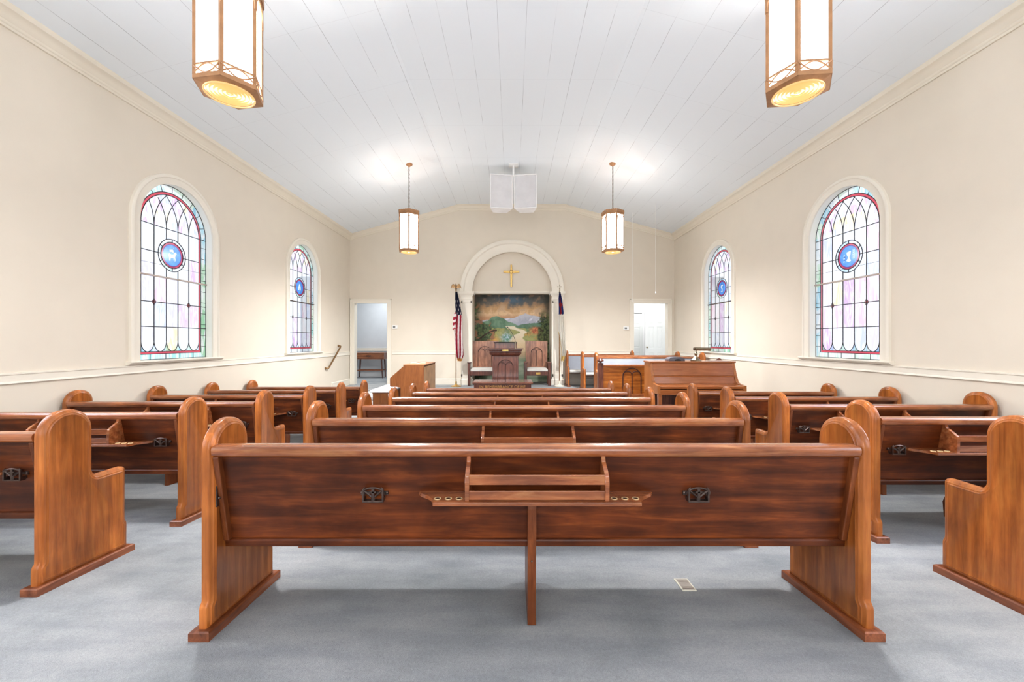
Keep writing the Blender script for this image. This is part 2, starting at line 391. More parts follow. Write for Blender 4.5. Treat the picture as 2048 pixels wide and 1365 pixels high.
# ------------------------------------------------------------------ side walls with arched openings
HW, ZSILL, ZSPR = 0.585, 0.955, 2.68
def side_wall(sx, ys, name):
    g = G(); X = sx*WX; TOP = 4.25; zb = -0.75
    cur = YR
    for y in ys:
        g.poly([(X, cur, zb), (X, y-HW, zb), (X, y-HW, TOP), (X, cur, TOP)])
        g.poly([(X, y-HW, zb), (X, y+HW, zb), (X, y+HW, ZSILL), (X, y-HW, ZSILL)])
        a = [(y-HW*math.cos(PI*i/32), ZSPR+HW*math.sin(PI*i/32)) for i in range(33)]
        for p, q in zip(a, a[1:]):
            g.poly([(X, p[0], p[1]), (X, q[0], q[1]), (X, q[0], TOP), (X, p[0], TOP)])
        # reveal
        o = [(y-HW, ZSILL)]+a+[(y+HW, ZSILL)]
        cur = y+HW
    g.poly([(X, cur, zb), (X, YB+0.02, zb), (X, YB+0.02, TOP), (X, cur, TOP)])
    bmesh.ops.remove_doubles(g.bm, verts=list(g.bm.verts), dist=0.0005)
    struct(name, g, 'wall')
side_wall(-1, WIN_L, 'wall_left'); side_wall(1, WIN_R, 'wall_right')

# ------------------------------------------------------------------ stained glass windows
GLX = 0.10                      # glass set back behind the wall face
def jam(c, a): return (c[0], c[1], c[2], a)
PALE = [(0.93, 0.90, 0.99), (0.90, 0.93, 1.0), (0.97, 0.95, 0.95), (0.88, 0.92, 1.0), (0.95, 0.88, 0.98)]
STRK = [(0.78, 0.58, 0.86), (0.95, 0.80, 0.56), (0.88, 0.66, 0.78), (0.68, 0.72, 0.94), (0.82, 0.76, 0.93), (0.93, 0.84, 0.88), (0.74, 0.50, 0.80), (0.76, 0.72, 0.92), (0.80, 0.86, 0.97), (0.88, 0.90, 0.97)]
TEAL = [(0.45, 0.80, 0.80), (0.42, 0.72, 0.50), (0.50, 0.78, 0.92), (0.68, 0.88, 0.74), (0.38, 0.68, 0.86), (0.74, 0.84, 0.95)]
def window(sx, y0, name, emblem, seed):
    rnd = random.Random(seed)
    root = bpy.data.objects.new(name, None); COL.objects.link(root); root.location = (sx*WX, y0, 0); root['kind'] = 'structure'
    # local frame: x outward is sx, y along the wall
    gx = sx*GLX
    bm = bmesh.new(); lay = bm.loops.layers.float_color.new('Col')
    def face(pts, col, alpha, d=0.0):
        f = bm.faces.new([bm.verts.new((gx-sx*d, p[0], p[1])) for p in pts])
        for l in f.loops: l[lay] = (col[0], col[1], col[2], alpha)
    R0, R1, R2 = 0.455, 0.490, HW+0.01
    def outline(r, zb, n=40):
        return [(-r, zb)]+[(-r*math.cos(PI*i/n), ZSPR+r*math.sin(PI*i/n)) for i in range(n+1)]+[(r, zb)]
    ZB0 = 1.065
    rows = [ZB0, 1.383, 1.70, 2.03, 2.34, ZSPR]
    cw = 2*R0/5
    for ci in range(5):
        for ri in range(5):
            a = -R0+ci*cw; col = rnd.choice(STRK) if not (1 <= ci <= 3 and ri in (3, 4)) else rnd.choice(STRK[-2:])
            face([(a, rows[ri]), (a+cw, rows[ri]), (a+cw, rows[ri+1]), (a, rows[ri+1])], col, 1.0)
    # head of the field: fan of thin slices coloured in blocks
    n = 40
    for i in range(n):
        a = -R0+2*R0*i/n; b = -R0+2*R0*(i+1)/n
        za = math.sqrt(max(0, R0*R0-a*a)); zb_ = math.sqrt(max(0, R0*R0-b*b))
        nb = 4
        for k in range(nb):
            r2 = random.Random(seed*77+int(i/4)*9+k); col = r2.choice(STRK)
            pts = [(a, ZSPR+za*k/nb), (b, ZSPR+zb_*k/nb), (b, ZSPR+zb_*(k+1)/nb), (a, ZSPR+za*(k+1)/nb)]
            if (Vector(pts[2])-Vector(pts[1])).length < 1e-6: pts.pop(2)
            elif (Vector(pts[3])-Vector(pts[0])).length < 1e-6: pts.pop(3)
            face(pts, col, 1.0)
    # red band and coloured border
    def band(ra, rb, za, zb_, colf, alpha):
        A, B = outline(ra, za), outline(rb, zb_)
        for i in range(len(A)-1):
            if i == 0 or i == len(A)-2:
                m = 10
                for k in range(m):
                    l = lambda P, Q, t: (P[0]+(Q[0]-P[0])*t, P[1]+(Q[1]-P[1])*t)
                    face([l(A[i], A[i+1], k/m), l(A[i], A[i+1], (k+1)/m), l(B[i], B[i+1], (k+1)/m), l(B[i], B[i+1], k/m)], colf(i*3+k//2), alpha)
            else: face([A[i], A[i+1], B[i+1], B[i]], colf(500+i//5), alpha)
        face([A[0], A[-1], B[-1], B[0]], colf(900), alpha)
    band(R0, R1, ZB0, 1.035, lambda k: (0.66, 0.10, 0.14), 0.0)
    pal = [rnd.choice(TEAL) for _ in range(40)]
    band(R1, R2, 1.035, 0.94, lambda k: pal[(k*7+k//3) % 40], 1.0)
    # spandrels under the little arches at the foot
    for ci in range(5):
        xa = -R0+ci*cw; xc = xa+cw/2; top = 1.20
        cc = [rnd.choice(TEAL), rnd.choice(TEAL)]
        for s_, col in ((0, cc[0]), (1, cc[1])):
            e = xa if s_ == 0 else xa+cw
            pts = [(e, ZB0)]+[(e+(xc-e)*t, top-(top-ZB0)*(1-math.sqrt(1-t*t))) if False else (e+(xc-e)*(1-math.cos(t*PI/2)), top-(top-ZB0)*math.sin(t*PI/2)) for t in [i/6 for i in range(7)]]
            face(pts[:-1]+[(xc, ZB0)], col, 0.6, 0.002)
    # diamonds
    for ci in (1, 4):
        c = -R0+ci*cw; face([(c-0.028, 1.70), (c, 1.66), (c+0.028, 1.70), (c, 1.74)], (0.72, 0.16, 0.14), 0.0, 0.003)
    # medallion
    def disc(r, col, alpha, d, n=36, zc=2.345):
        face([(r*math.cos(2*PI*i/n), zc+r*math.sin(2*PI*i/n)) for i in range(n)], col, alpha, d)
    for i in range(6):
        a0, a1 = i*60+30, i*60+90
        o_ = arc(0, 2.345, 0.215, a0, a1, 8); i_ = arc(0, 2.345, 0.172, a1, a0, 8)
        face(o_+i_, rnd.choice([(0.66, 0.82, 0.96), (0.78, 0.92, 0.80), (0.93, 0.93, 0.97), (0.86, 0.90, 0.98)]), 0.0, 0.004)
    W_ = (0.96, 0.97, 1.0); DB = (0.05, 0.16, 0.40); shapes = []
    def pl(pts, col=W_): shapes.append(([(p[0]*-sx, p[1]) for p in pts], col))
    if emblem == 'lamb':
        pl([(-0.06, 0.0), (-0.045, 0.02), (0.0, 0.01), (0.03, 0.02), (0.035, 0.045), (0.05, 0.055), (0.075, 0.035), (0.06, 0.02), (0.052, 0.0), (0.045, -0.025),
            (0.035, -0.06), (0.025, -0.06), (0.025, -0.03), (-0.02, -0.03), (-0.03, -0.075), (-0.045, -0.075), (-0.045, -0.035)])
        pl([(0.055, -0.02), (0.062, -0.02), (0.05, -0.07), (0.04, -0.072)])
        pl([(-0.04, 0.05), (-0.035, 0.075), (-0.01, 0.07), (0.0, 0.095), (0.015, 0.07), (0.022, 0.04), (-0.01, 0.05), (-0.025, 0.045)])
        pl([(0.018, 0.105), (0.022, 0.105), (0.026, 0.02), (0.022, 0.02)], (0.75, 0.72, 0.4))
    elif emblem == 'chalice':
        pl([(-0.035, 0.055), (0.0, 0.065), (0.035, 0.07), (0.03, 0.03), (0.012, 0.0), (0.01, -0.02), (0.035, -0.065), (0.0, -0.075), (-0.04, -0.06), (-0.012, -0.02), (-0.012, 0.0), (-0.032, 0.025)])
        for k in range(5):
            a = 0.07-k*0.026
            pl([(0.075, a), (0.09, a+0.02), (0.088, a-0.006)]); pl([(0.075, a-0.01), (0.062, a+0.012), (0.066, a-0.012)], (0.85, 0.88, 0.6))
        for k in range(5):
            cx_, cz_ = -0.075+0.012*(k % 2), 0.02-0.02*k
            pl([(cx_-0.014, cz_), (cx_, cz_+0.013), (cx_+0.014, cz_), (cx_, cz_-0.013)], DB if k % 2 else (0.75, 0.86, 0.9))
    elif emblem == 'hands':
        pl([(-0.012, -0.05), (0.012, -0.05), (0.0, 0.01)], DB)
        pl([(-0.045, -0.06), (-0.045, 0.01), (-0.02, 0.07), (-0.004, 0.085), (-0.004, -0.04)]); pl([(0.045, -0.06), (0.045, 0.01), (0.02, 0.07), (0.004, 0.085), (0.004, -0.04)], (0.85, 0.93, 0.88))
    else:
        pl([(0.02, 0.08), (0.055, 0.06), (0.03, 0.045), (-0.01, 0.05), (-0.02, 0.02), (0.02, 0.01), (0.03, -0.03), (0.012, -0.075), (-0.02, -0.07), (0.004, -0.03), (-0.02, -0.01), (-0.045, 0.02), (-0.035, 0.06)])
        pl([(-0.06, -0.05), (0.0, -0.075), (0.06, -0.05), (0.0, -0.095)], (0.7, 0.85, 0.95))
    def inside(x, z, P):
        r = False
        for (x1, z1), (x2, z2) in zip(P, P[1:]+P[:1]):
            if (z1 > z) != (z2 > z) and x < (x2-x1)*(z-z1)/(z2-z1)+x1: r = not r
        return r
    def dcol(x, z):
        r = math.hypot(x, z)
        if r > 0.150: return (0.62, 0.07, 0.14)
        if r > 0.139: return (0.16, 0.05, 0.26)
        for P, c in shapes:
            if inside(x, z, P): return c
        q = noise.noise(Vector((x*22, z*22, seed)))
        return (0.12+0.06*q, 0.36+0.12*q, 0.88+0.1*q)
    def ringpt(r, a): return (r*math.cos(a), 2.345+r*math.sin(a))
    radii = [0.0]+[0.139*k/30 for k in range(1, 31)]+[0.150, 0.172]
    for r0, r1 in zip(radii, radii[1:]):
        nn = 84
        for i in range(nn):
            a0, a1 = 2*PI*i/nn, 2*PI*(i+1)/nn; rm = (r0+r1)/2; am = (a0+a1)/2
            c = dcol(rm*math.cos(am), rm*math.sin(am))
            if r0 < 1e-6: face([ringpt(0, 0), ringpt(r1, a0), ringpt(r1, a1)], c, 0.0, 0.006)
            else: face([ringpt(r0, a0), ringpt(r1, a0), ringpt(r1, a1), ringpt(r0, a1)], c, 0.0, 0.006)
    me = bpy.data.meshes.new('stained_glass'); bm.to_mesh(me); bm.free(); me.materials.append(M['glass'])
    go = bpy.data.objects.new('stained_glass', me); COL.objects.link(go); go.parent = root
    # leading
    g = G(); LX = gx-sx*0.008
    def lead(pts, r=0.0042): g.tube([(LX, p[0], p[1]) for p in pts], r*1.35, 5)
    for r, zb_, rr in ((R0, ZB0, 0.004), (R1, 1.035, 0.004), (R2-0.012, 0.965, 0.004)):
        o_ = outline(r, zb_, 28); lead(o_+[o_[0]], rr)
    for i in range(1, 5):
        x = -R0+i*cw
        pts0 = [(x, 1.20), (x, 2.345-0.0)] if i in (1, 4) else [(x, 1.20), (x, 2.345-math.sqrt(0.215**2-x*x))]
        lead(pts0 if i in (2, 3) else [(x, 1.20), (x, ZSPR)])
        if i in (2, 3): lead([(x, 2.345+math.sqrt(0.215**2-x*x)), (x, ZSPR)])
    for z in rows[1:]:
        if abs(z-2.34) < 0.01:
            lead([(-R0, z), (-0.172, z)]); lead([(0.172, z), (R0, z)])
        elif abs(z-2.03) > 0.01: lead([(-R2, z), (R2, z)])
    g.tube([(LX, -R2, 2.19), (LX, R2, 2.19)], 0.0018, 4)
    for i in range(0, 6):                       # interlacing head tracery
        x = -R0+i*cw
        for s_ in (-1, 1):
            rad = 0.60; cx = x+s_*rad; pts = []
            for k in range(26):
                a = k*0.055; p = (cx-s_*rad*math.cos(a), rad*math.sin(a))
                if p[0]**2+p[1]**2 > R0*R0+1e-4: break
                pts.append((p[0], ZSPR+p[1]))
            if len(pts) > 2: lead(pts, 0.0036)
    for ci in range(5):
        xa = -R0+ci*cw; xc = xa+cw/2; top = 1.20
        for e in (xa, xa+cw):
            lead([(e+(xc-e)*(1-math.cos(t*PI/2)), top-(top-ZB0)*math.sin(t*PI/2)) for t in [i/7 for i in range(8)]], 0.0036)
    for r in (0.215, 0.174):
        lead([(r*math.cos(2*PI*i/36), 2.345+r*math.sin(2*PI*i/36)) for i in range(37)], 0.0042)
    for i in range(6):
        a = math.radians(i*60+30); lead([(0.172*math.cos(a), 2.345+0.172*math.sin(a)), (0.215*math.cos(a), 2.345+0.215*math.sin(a))])
    for ci in (1, 4):
        c = -R0+ci*cw; lead([(c-0.03, 1.70), (c, 1.657), (c+0.03, 1.70), (c, 1.743), (c-0.03, 1.70)], 0.003)
    for z in [1.12+0.16*i for i in range(10)]:
        for s_ in (-1, 1): lead([(s_*R1, z), (s_*(R2-0.012), z)], 0.003)
    for i in range(1, 10):
        a = PI*i/10; lead([(R1*math.cos(a), ZSPR+R1*math.sin(a)), ((R2-0.01)*math.cos(a), ZSPR+(R2-0.01)*math.sin(a))], 0.003)
    for x in (-0.33, -0.1, 0.12, 0.35): lead([(x, 1.035), (x, 0.965)], 0.003)
    g.build('leading', 'lead', root)
    g = G(); g.box(min(gx-sx*0.03, gx+sx*0.005), max(gx-sx*0.03, gx+sx*0.005), -HW, HW, 2.022, 2.042, 0.003)
    g.build('sash_bar', 'sash' if y0 < 7 else 'iron', root)
    # reveal and casing
    def arch_outline(r, zb_, n=36): return [(-r, zb_)]+[(-r*math.cos(PI*i/n), ZSPR+r*math.sin(PI*i/n)) for i in range(n+1)]+[(r, zb_)]
    g = G(); o_ = arch_outline(HW, ZSILL-0.01)
    g.loft([[(0, p[0], p[1]) for p in o_], [(sx*0.16, p[0], p[1]) for p in o_]], caps=False)
    g.build('reveal', 'reveal', root, True)
    g = G()
    prof = [(HW-0.004, 0.0), (HW-0.004, -0.022), (HW+0.015, -0.024), (HW+0.07, -0.024), (HW+0.078, -0.028), (HW+0.084, -0.036), (HW+0.112, -0.036), (HW+0.120, -0.03), (HW+0.124, 0.0)]
    n = 44
    loops = []
    for i in range(n+3):
        lp = []
        for r, d in prof:
            if i == 0: p = (-r, ZSILL)
            elif i == n+2: p = (r, ZSILL)
            else: a = PI*(i-1)/n; p = (-r*math.cos(a), ZSPR+r*math.sin(a))
            lp.append((sx*d, p[0], p[1]))
        loops.append(lp)
    g.loft(loops)
    g.build('casing', 'trim', root, True)
    g = G()
    pr = [(0.16, 0.962), (-0.055, 0.962), (-0.068, 0.955), (-0.068, 0.945), (-0.055, 0.938), (-0.045, 0.925), (-0.03, 0.918), (0.16, 0.918)]
    g.loft([[(sx*d, yy, z) for d, z in pr] for yy in (-HW-0.16, HW+0.16)])
    g.build('sill', 'trim', root, False)
    return root
window(-1, WIN_L[2], 'window_1', 'lamb', 11); window(-1, WIN_L[3], 'window_2', 'hands', 12)
window(1, WIN_R[2], 'window_3', 'chalice', 13); window(1, WIN_R[3], 'window_4', 'dove', 14)
window(-1, WIN_L[1], 'window_5', 'dove', 15); window(1, WIN_R[1], 'window_6', 'hands', 16)
window(-1, WIN_L[0], 'window_7', 'chalice', 17); window(1, WIN_R[0], 'window_8', 'lamb', 18)

# ------------------------------------------------------------------ chancel wall: doors, alcove, arch
AR, AZ = 1.10, 2.554
DL0, DL1, DR0, DR1, DT = -4.37, -3.42, 3.34, 4.29, 2.25
g = G()
def bw(x0, x1, z0, z1): g.poly([(x0, YB, z0), (x1, YB, z0), (x1, YB, z1), (x0, YB, z1)])
TOP = 5.1
bw(-WX-0.02, DL0, -0.7, TOP); bw(DL0, DL1, DT, TOP); bw(DL1, -AR, -0.7, TOP); bw(AR, DR0, -0.7, TOP); bw(DR0, DR1, DT, TOP); bw(DR1, WX+0.02, -0.7, TOP)
a = [(-AR*math.cos(PI*i/40), AZ+AR*math.sin(PI*i/40)) for i in range(41)]
for p, q in zip(a, a[1:]): g.poly([(p[0], YB, p[1]), (q[0], YB, q[1]), (q[0], YB, TOP), (p[0], YB, TOP)])
bmesh.ops.remove_doubles(g.bm, verts=list(g.bm.verts), dist=0.0005)
struct('wall_chancel', g, 'wall')
# wall behind the camera, with an unseen opening added for the rear fill light
g = G()
for x0, x1, z0, z1 in ((-WX, -2.6, 0, 5), (2.6, WX, 0, 5), (-2.6, 2.6, 3.4, 5), (-2.6, 2.6, 0, 1.0)):
    g.box(x0, x1, YR-0.12, YR, z0, z1)
struct('wall_rear', g, 'wall')
# lunette wall, soffit of arch, alcove
g = G()
LY = YB+0.13
g.poly([(-AR, LY, 2.56)]+[(p[0], LY, p[1]) for p in a]+[(AR, LY, 2.56)])
struct('wall_lunette', g, 'wall')
g = G()
g.loft([[(p[0], YB, p[1]) for p in a], [(p[0], LY, p[1]) for p in a]], caps=False, closed=False)
g.loft([[(-AR, YB, 0), (-AR, YB, AZ)], [(-AR, YB+0.8, 0), (-AR, YB+0.8, AZ)]], caps=False, closed=False)
g.loft([[(AR, YB, 0), (AR, YB, AZ)], [(AR, YB+0.8, 0), (AR, YB+0.8, AZ)]], caps=False, closed=False)
g.poly([(-AR, YB+0.1, 2.57), (AR, YB+0.1, 2.57), (AR, YB+0.8, 2.57), (-AR, YB+0.8, 2.57)])
struct('wall_alcove', g, 'wall', smooth=False)
g = G()
g.box(-AR, AR, YB+0.06, YB+0.2, 2.515, 2.56, 0.006); g.box(-AR, AR, YB+0.04, YB+0.2, 2.548, 2.572, 0.005)
struct('trim_3', g, 'trim')
# arch surround
g = G()
prof = [(1.09, 0.0), (1.09, -0.03), (1.12, -0.05), (1.30, -0.05), (1.315, -0.062), (1.33, -0.078), (1.40, -0.085), (1.425, -0.075), (1.435, 0.0)]
loops = []
for i in range(65):
    t = PI*i/64
    loops.append([(-r*math.cos(t), YB+d, AZ+r*math.sin(t)) for r, d in prof])
g.loft(loops)
struct('trim_4', g, 'trim', smooth=True)
# pilasters
for k, sx in enumerate((-1, 1)):
    root = bpy.data.objects.new('trim_%d' % (5+k), None); COL.objects.link(root); root.location = (0, YB, 0); root['kind'] = 'structure'
    lo, hi = sorted((sx*1.085, sx*1.40))
    g = G(); g.box(lo, hi, -0.06, 0.06, 0.0, 2.42, 0.004)
    # raised frame round the sunk panel
    a_, b_ = lo+0.05, hi-0.05
    g.box(lo+0.01, a_, -0.078, -0.05, 0.22, 2.30, 0.004); g.box(b_, hi-0.01, -0.078, -0.05, 0.22, 2.30, 0.004)
    g.box(lo+0.01, hi-0.01, -0.078, -0.05, 2.24, 2.34, 0.004); g.box(lo+0.01, hi-0.01, -0.078, -0.05, 0.18, 0.3, 0.004)
    g.build('shaft', 'trim', root)
    g = G()
    pr = [(0.0, 2.33), (0.012, 2.335), (0.012, 2.35), (0.0, 2.355), (0.0, 2.42), (0.015, 2.43), (0.02, 2.45), (0.05, 2.49), (0.055, 2.52), (0.05, 2.555), (0.0, 2.56)]
    g.loft([[(lo-d, 0.0, z), (lo-d, -0.08-d, z), (hi+d, -0.08-d, z), (hi+d, 0.0, z)] for d, z in pr])
    g.build('capital', 'trim', root)
    g = G(); g.loft([[(lo-d, 0.0, z), (lo-d, -0.08-d, z), (hi+d, -0.08-d, z), (hi+d, 0.0, z)] for d, z in [(0.02, 0.0), (0.02, 0.14), (0.008, 0.165), (0.0, 0.18)]])
    g.build('plinth', 'trim', root)

# mural painted on the alcove wall
def mural():
    NX, NZ = 230, 250; W2 = AR-0.004; Z1 = 2.56
    bm = bmesh.new(); vs = []; cols = []; lay = bm.verts.layers.float_color.new('Col')
    T = lambda c: Vector([((v/255+0.055)/1.055)**2.4 for v in c])
    lerp = lambda a, b, t: a+(b-a)*max(0.0, min(1.0, t))
    def sm(a, b, x): t = max(0.0, min(1.0, (x-a)/(b-a))); return t*t*(3-2*t)
    def fb(x, y, s, o=4): return noise.fractal(Vector((x*s, y*s, 3.1*s)), 1.0, 2.0, o)
    def ridge(u, pts):
        for (a, wa), (b, wb) in zip(pts, pts[1:]):
            if a <= u <= b:
                t = (u-a)/(b-a); return wa+(wb-wa)*(t*t*(3-2*t))
        return pts[-1][1]
    for j in range(NZ+1):
        w_ = 1-j/NZ
        for i in range(NX+1):
            u = i/NX; n = fb(u, w_, 5); n2 = fb(u+7, w_, 16); n3 = fb(u+3, w_*1.0, 40, 3)
            # sky
            d = w_+0.05*n+0.012*n2
            c = lerp(T((52, 58, 56)), T((110, 110, 104)), sm(0.0, 0.09, d+0.03*math.sin(u*9)))
            bl = math.exp(-((u-0.5)/0.17)**2)*math.exp(-((w_-0.055)/0.05)**2); c = lerp(c, T((104, 134, 156)), 0.9*bl)
            c = lerp(c, T((206, 164, 118)), sm(0.075, 0.15, d+0.03*n2)); c = lerp(c, T((232, 200, 156)), sm(0.14, 0.22, d+0.05*n2))
            c = lerp(c, T((186, 150, 122)), 0.5*sm(0.0, 0.5, n2+n*0.6))
            c = lerp(c, T((200, 150, 112)), sm(0.22, 0.27, w_))
            edge = min(u, 1-u); c = lerp(c, T((66, 70, 62)), (1-sm(0.02, 0.12, edge+0.03*n))*(1-sm(0.15, 0.35, w_))*0.85)
            # far mountains
            r = ridge(u, [(0, .30), (.3, .285), (.45, .262), (.52, .268), (.62, .235), (.68, .218), (.76, .238), (.85, .25), (1, .285)])+0.006*n2
            if w_ > r: c = lerp(T((196, 197, 206)), T((172, 176, 188)), (w_-r)*14+0.9*n2); 
            if w_ > r and math.sin(u*60+w_*90)+n2*2 > 1.2: c = T((214, 214, 224))
            # mid hills left
            r = ridge(u, [(0, .36), (.16, .30), (.24, .255), (.29, .243), (.36, .262), (.47, .315), (.6, .355), (1, .37)])+0.004*n3
            if w_ > r and u < 0.66: c = lerp(T((118, 150, 122)), T((72, 108, 84)), (w_-r)*7+0.8*n2)
            r = ridge(u, [(0, .5), (.48, .39), (.56, .355), (.66, .335), (.8, .325), (1, .29)])+0.006*n2
            if w_ > r: c = lerp(T((96, 128, 104)), T((66, 96, 70)), (w_-r)*10+0.9*n2)
            # meadow
            if w_ > 0.385+0.02*n: c = lerp(T((158, 156, 96)), T((104, 128, 84)), 0.5+1.6*n2); 
            if w_ > 0.43 and u > 0.55: c = lerp(c, T((196, 150, 78)), sm(-0.1, 0.3, n2)*math.exp(-((w_-0.475)/0.05)**2))
            if w_ > 0.52: c = lerp(c, T((110, 132, 100)), sm(0.52, 0.6, w_))
            # river of light
            cx = ridge(w_, [(0.36, 0.47), (0.385, 0.50), (0.405, 0.60), (0.43, 0.66), (0.46, 0.60), (0.50, 0.555), (0.58, 0.60), (0.7, 0.58), (1.0, 0.55)]) if w_ > 0.36 else 9
            wd = ridge(w_, [(0.36, 0.07), (0.385, 0.07), (0.41, 0.05), (0.44, 0.05), (0.48, 0.08), (0.55, 0.13), (0.66, 0.2), (0.75, 0.5), (1, 0.6)]) if w_ > 0.36 else 0.01
            k = 1-sm(0.75, 1.05, abs(u-cx)/wd+0.25*n2)
            if w_ > 0.362: c = lerp(c, lerp(T((226, 214, 186)), T((214, 188, 148)), sm(0.4, 0.6, w_)), k)
            if w_ > 0.68: c = lerp(c, lerp(T((132, 158, 132)), T((176, 190, 166)), 0.5+1.5*fb(u*1.2, w_*9, 3)), sm(0.68, 0.76, w_)*0.9)
            # bushes, left middle
            k = math.exp(-((u-0.33)/0.09)**2-((w_-0.455)/0.035)**2); c = lerp(c, T((206, 182, 96)), 1.2*k*(0.6+n2))
            k = math.exp(-((u-0.42)/0.07)**2-((w_-0.49)/0.05)**2); c = lerp(c, lerp(T((92, 140, 116)), T((170, 190, 200)), 0.5+2*n3), min(1, 1.3*k))
            k = math.exp(-((u-0.24)/0.08)**2-((w_-0.515)/0.03)**2); c = lerp(c, T((214, 160, 84)), 1.2*k)
            # rocks right
            k = math.exp(-((u-0.83)/0.085)**4-((w_-0.415)/0.042)**4); c = lerp(c, lerp(T((210, 128, 84)), T((150, 82, 54)), 0.5+2*n3), min(1, 1.2*k*(1+n2)))
            # trees left and right, trunk
            tl = sm(0.0, 0.12, 0.12+0.22*math.exp(-((w_-0.42)/0.12)**2)+0.20*n+0.12*n2-u)*sm(0.08, 0.16, w_+0.05*n)
            leaf = lerp(T((38, 54, 36)), T((88, 112, 66)), 0.45+1.6*n3)
            if n2 > 0.28: leaf = T((150, 104, 72))
            c = lerp(c, leaf, tl*0.95)
            k = sm(0.0, 0.1, 0.02+0.13*math.exp(-((w_-0.45)/0.16)**2)+0.22*n+0.14*n2-(1-u))*sm(0.17, 0.28, w_+0.05*n)
            c = lerp(c, lerp(T((30, 42, 28)), T((96, 112, 62)), 0.45+1.7*n3), k*0.95)
            if u < 0.30 and 0.36 < w_ < 0.55:
                tz = 0.53-0.12*math.sin(min(1, max(0, (u-0.03)/0.27))*PI/2)
                if abs(w_-tz) < 0.006+0.004*(0.3-u)*5: c = T((58, 38, 30))
            if u < 0.30 and w_ > 0.5: c = lerp(c, T((60, 74, 44)), 0.8*sm(0.25, 0.05, u) if False else 0.8*(1-sm(0.08, 0.3, u)))
            vs.append(bm.verts.new((-W2+2*W2*u, 0, Z1*(1-w_)))); cols.append((c.x, c.y, c.z, 1))
    for v, c in zip(vs, cols): v[lay] = c
    for j in range(NZ):
        for i in range(NX):
            q = j*(NX+1)+i; bm.faces.new((vs[q], vs[q+1], vs[q+NX+2], vs[q+NX+1]))
    me = bpy.data.meshes.new('mural'); bm.to_mesh(me); bm.free(); me.materials.append(M['mural'])
    o = bpy.data.objects.new('mural', me); COL.objects.link(o); o.location = (0, YB+0.78, 0)
    tag(o, 'painted river landscape mural filling the alcove behind the pulpit', 'mural')
mural()
g = G(); g.box(-AR, AR, YB+0.79, YB+0.85, -0.05, 2.6); struct('wall_mural_backing', g, 'wall')

# ------------------------------------------------------------------ trims: crown, chair rails, baseboards, door casings
n_trim = [7]
def trim(g, mat='trim', smooth=False):
    o = struct('trim_%d' % n_trim[0], g, mat, smooth=smooth); n_trim[0] += 1; return o
CP = [(0.0, -0.15), (0.018, -0.15), (0.022, -0.142), (0.022, -0.128), (0.03, -0.122), (0.034, -0.115), (0.034, -0.098), (0.042, -0.09), (0.055, -0.06), (0.08, -0.035), (0.105, -0.022), (0.108, 0.03), (0.0, 0.03)]
for sx in (-1, 1):
    g = G(); g.loft([[(sx*(WX-d), yy, CE+z+d*SLP*0) for d, z in CP] for yy in (YR, YB)])
    o = trim(g, 'crown', True)
g = G()
for a_, b_ in ((-WX, -CXF), (-CXF, CXF), (CXF, WX)):
    g.loft([[(xx, YB-d, cz(xx)+z+0.01) for d, z in CP] for xx in (a_, b_)])
trim(g, 'crown')
RP = [(0.0, 0.835), (0.012, 0.835), (0.022, 0.842), (0.018, 0.855), (0.012, 0.86), (0.012, 0.915), (0.02, 0.92), (0.02, 0.932), (0.0, 0.935)]
def rail_x(x0, x1, y=YB):
    g = G(); g.loft([[(xx, y-d, z) for d, z in RP] for xx in (x0, x1)]); trim(g)
rail_x(DL1+0.13, -1.40); rail_x(1.40, DR0-0.10)
for sx in (-1, 1):
    g = G(); g.loft([[(sx*(WX-d), yy, z-0.02) for d, z in RP] for yy in (YR, YB)]); trim(g)
BP = [(0.0, 0.0), (0.016, 0.0), (0.016, 0.135), (0.02, 0.14), (0.02, 0.15), (0.01, 0.165), (0.0, 0.17)]
g = G()
for x0, x1 in ((DL1+0.13, -1.42), (1.42, DR0-0.10)): g.loft([[(xx, YB-d, z) for d, z in BP] for xx in (x0, x1)])
o = struct('baseboard_chancel', g, 'trim')
for sx, nm in ((-1, 'baseboard_left'), (1, 'baseboard_right')):
    g = G()
    g.loft([[(sx*(WX-d), yy, z+fz(yy)) for d, z in BP] for yy in (YR, 9.3 if sx < 0 else 8.24)])
    y0 = 9.87 if sx < 0 else 8.26
    g.loft([[(sx*(WX-d), yy, z) for d, z in BP] for yy in (y0, YB)])
    if sx < 0:
        g.loft([[(sx*(WX-d), yy, z-0.2) for d, z in BP] for yy in (9.6, 9.87)])
    struct(nm, g, 'trim')
def casing(x0, x1, zt, name, mat='trim'):
    g = G()
    def pr(a): return [(a, 0), (a, -0.02), (a-0.09 if a < 0 else a+0.09, -0.02)]
    W = 0.105
    for s_, x in ((-1, x0), (1, x1)):
        g.box(*sorted((x-s_*0.012, x+s_*W*0.8)), YB-0.022, YB+0.02, 0, zt+0.0, 0.003)
        g.box(*sorted((x+s_*W*0.72, x+s_*W)), YB-0.034, YB+0.0, 0, zt+W, 0.004)
    g.box(x0-W*0.8, x1+W*0.8, YB-0.022, YB+0.02, zt-0.012, zt+W*0.8, 0.003)
    g.box(x0-W, x1+W, YB-0.034, YB, zt+W*0.72, zt+W, 0.004)
    # jamb lining
    g.box(x0-0.03, x0, YB, YB+0.2, 0, zt); g.box(x1, x1+0.03, YB, YB+0.2, 0, zt); g.box(x0-0.03, x1+0.03, YB, YB+0.2, zt, zt+0.03)
    struct(name, g, mat)
casing(DL0+0.03, DL1, DT, 'door_1'); casing(DR0, DR1, DT, 'door_2')

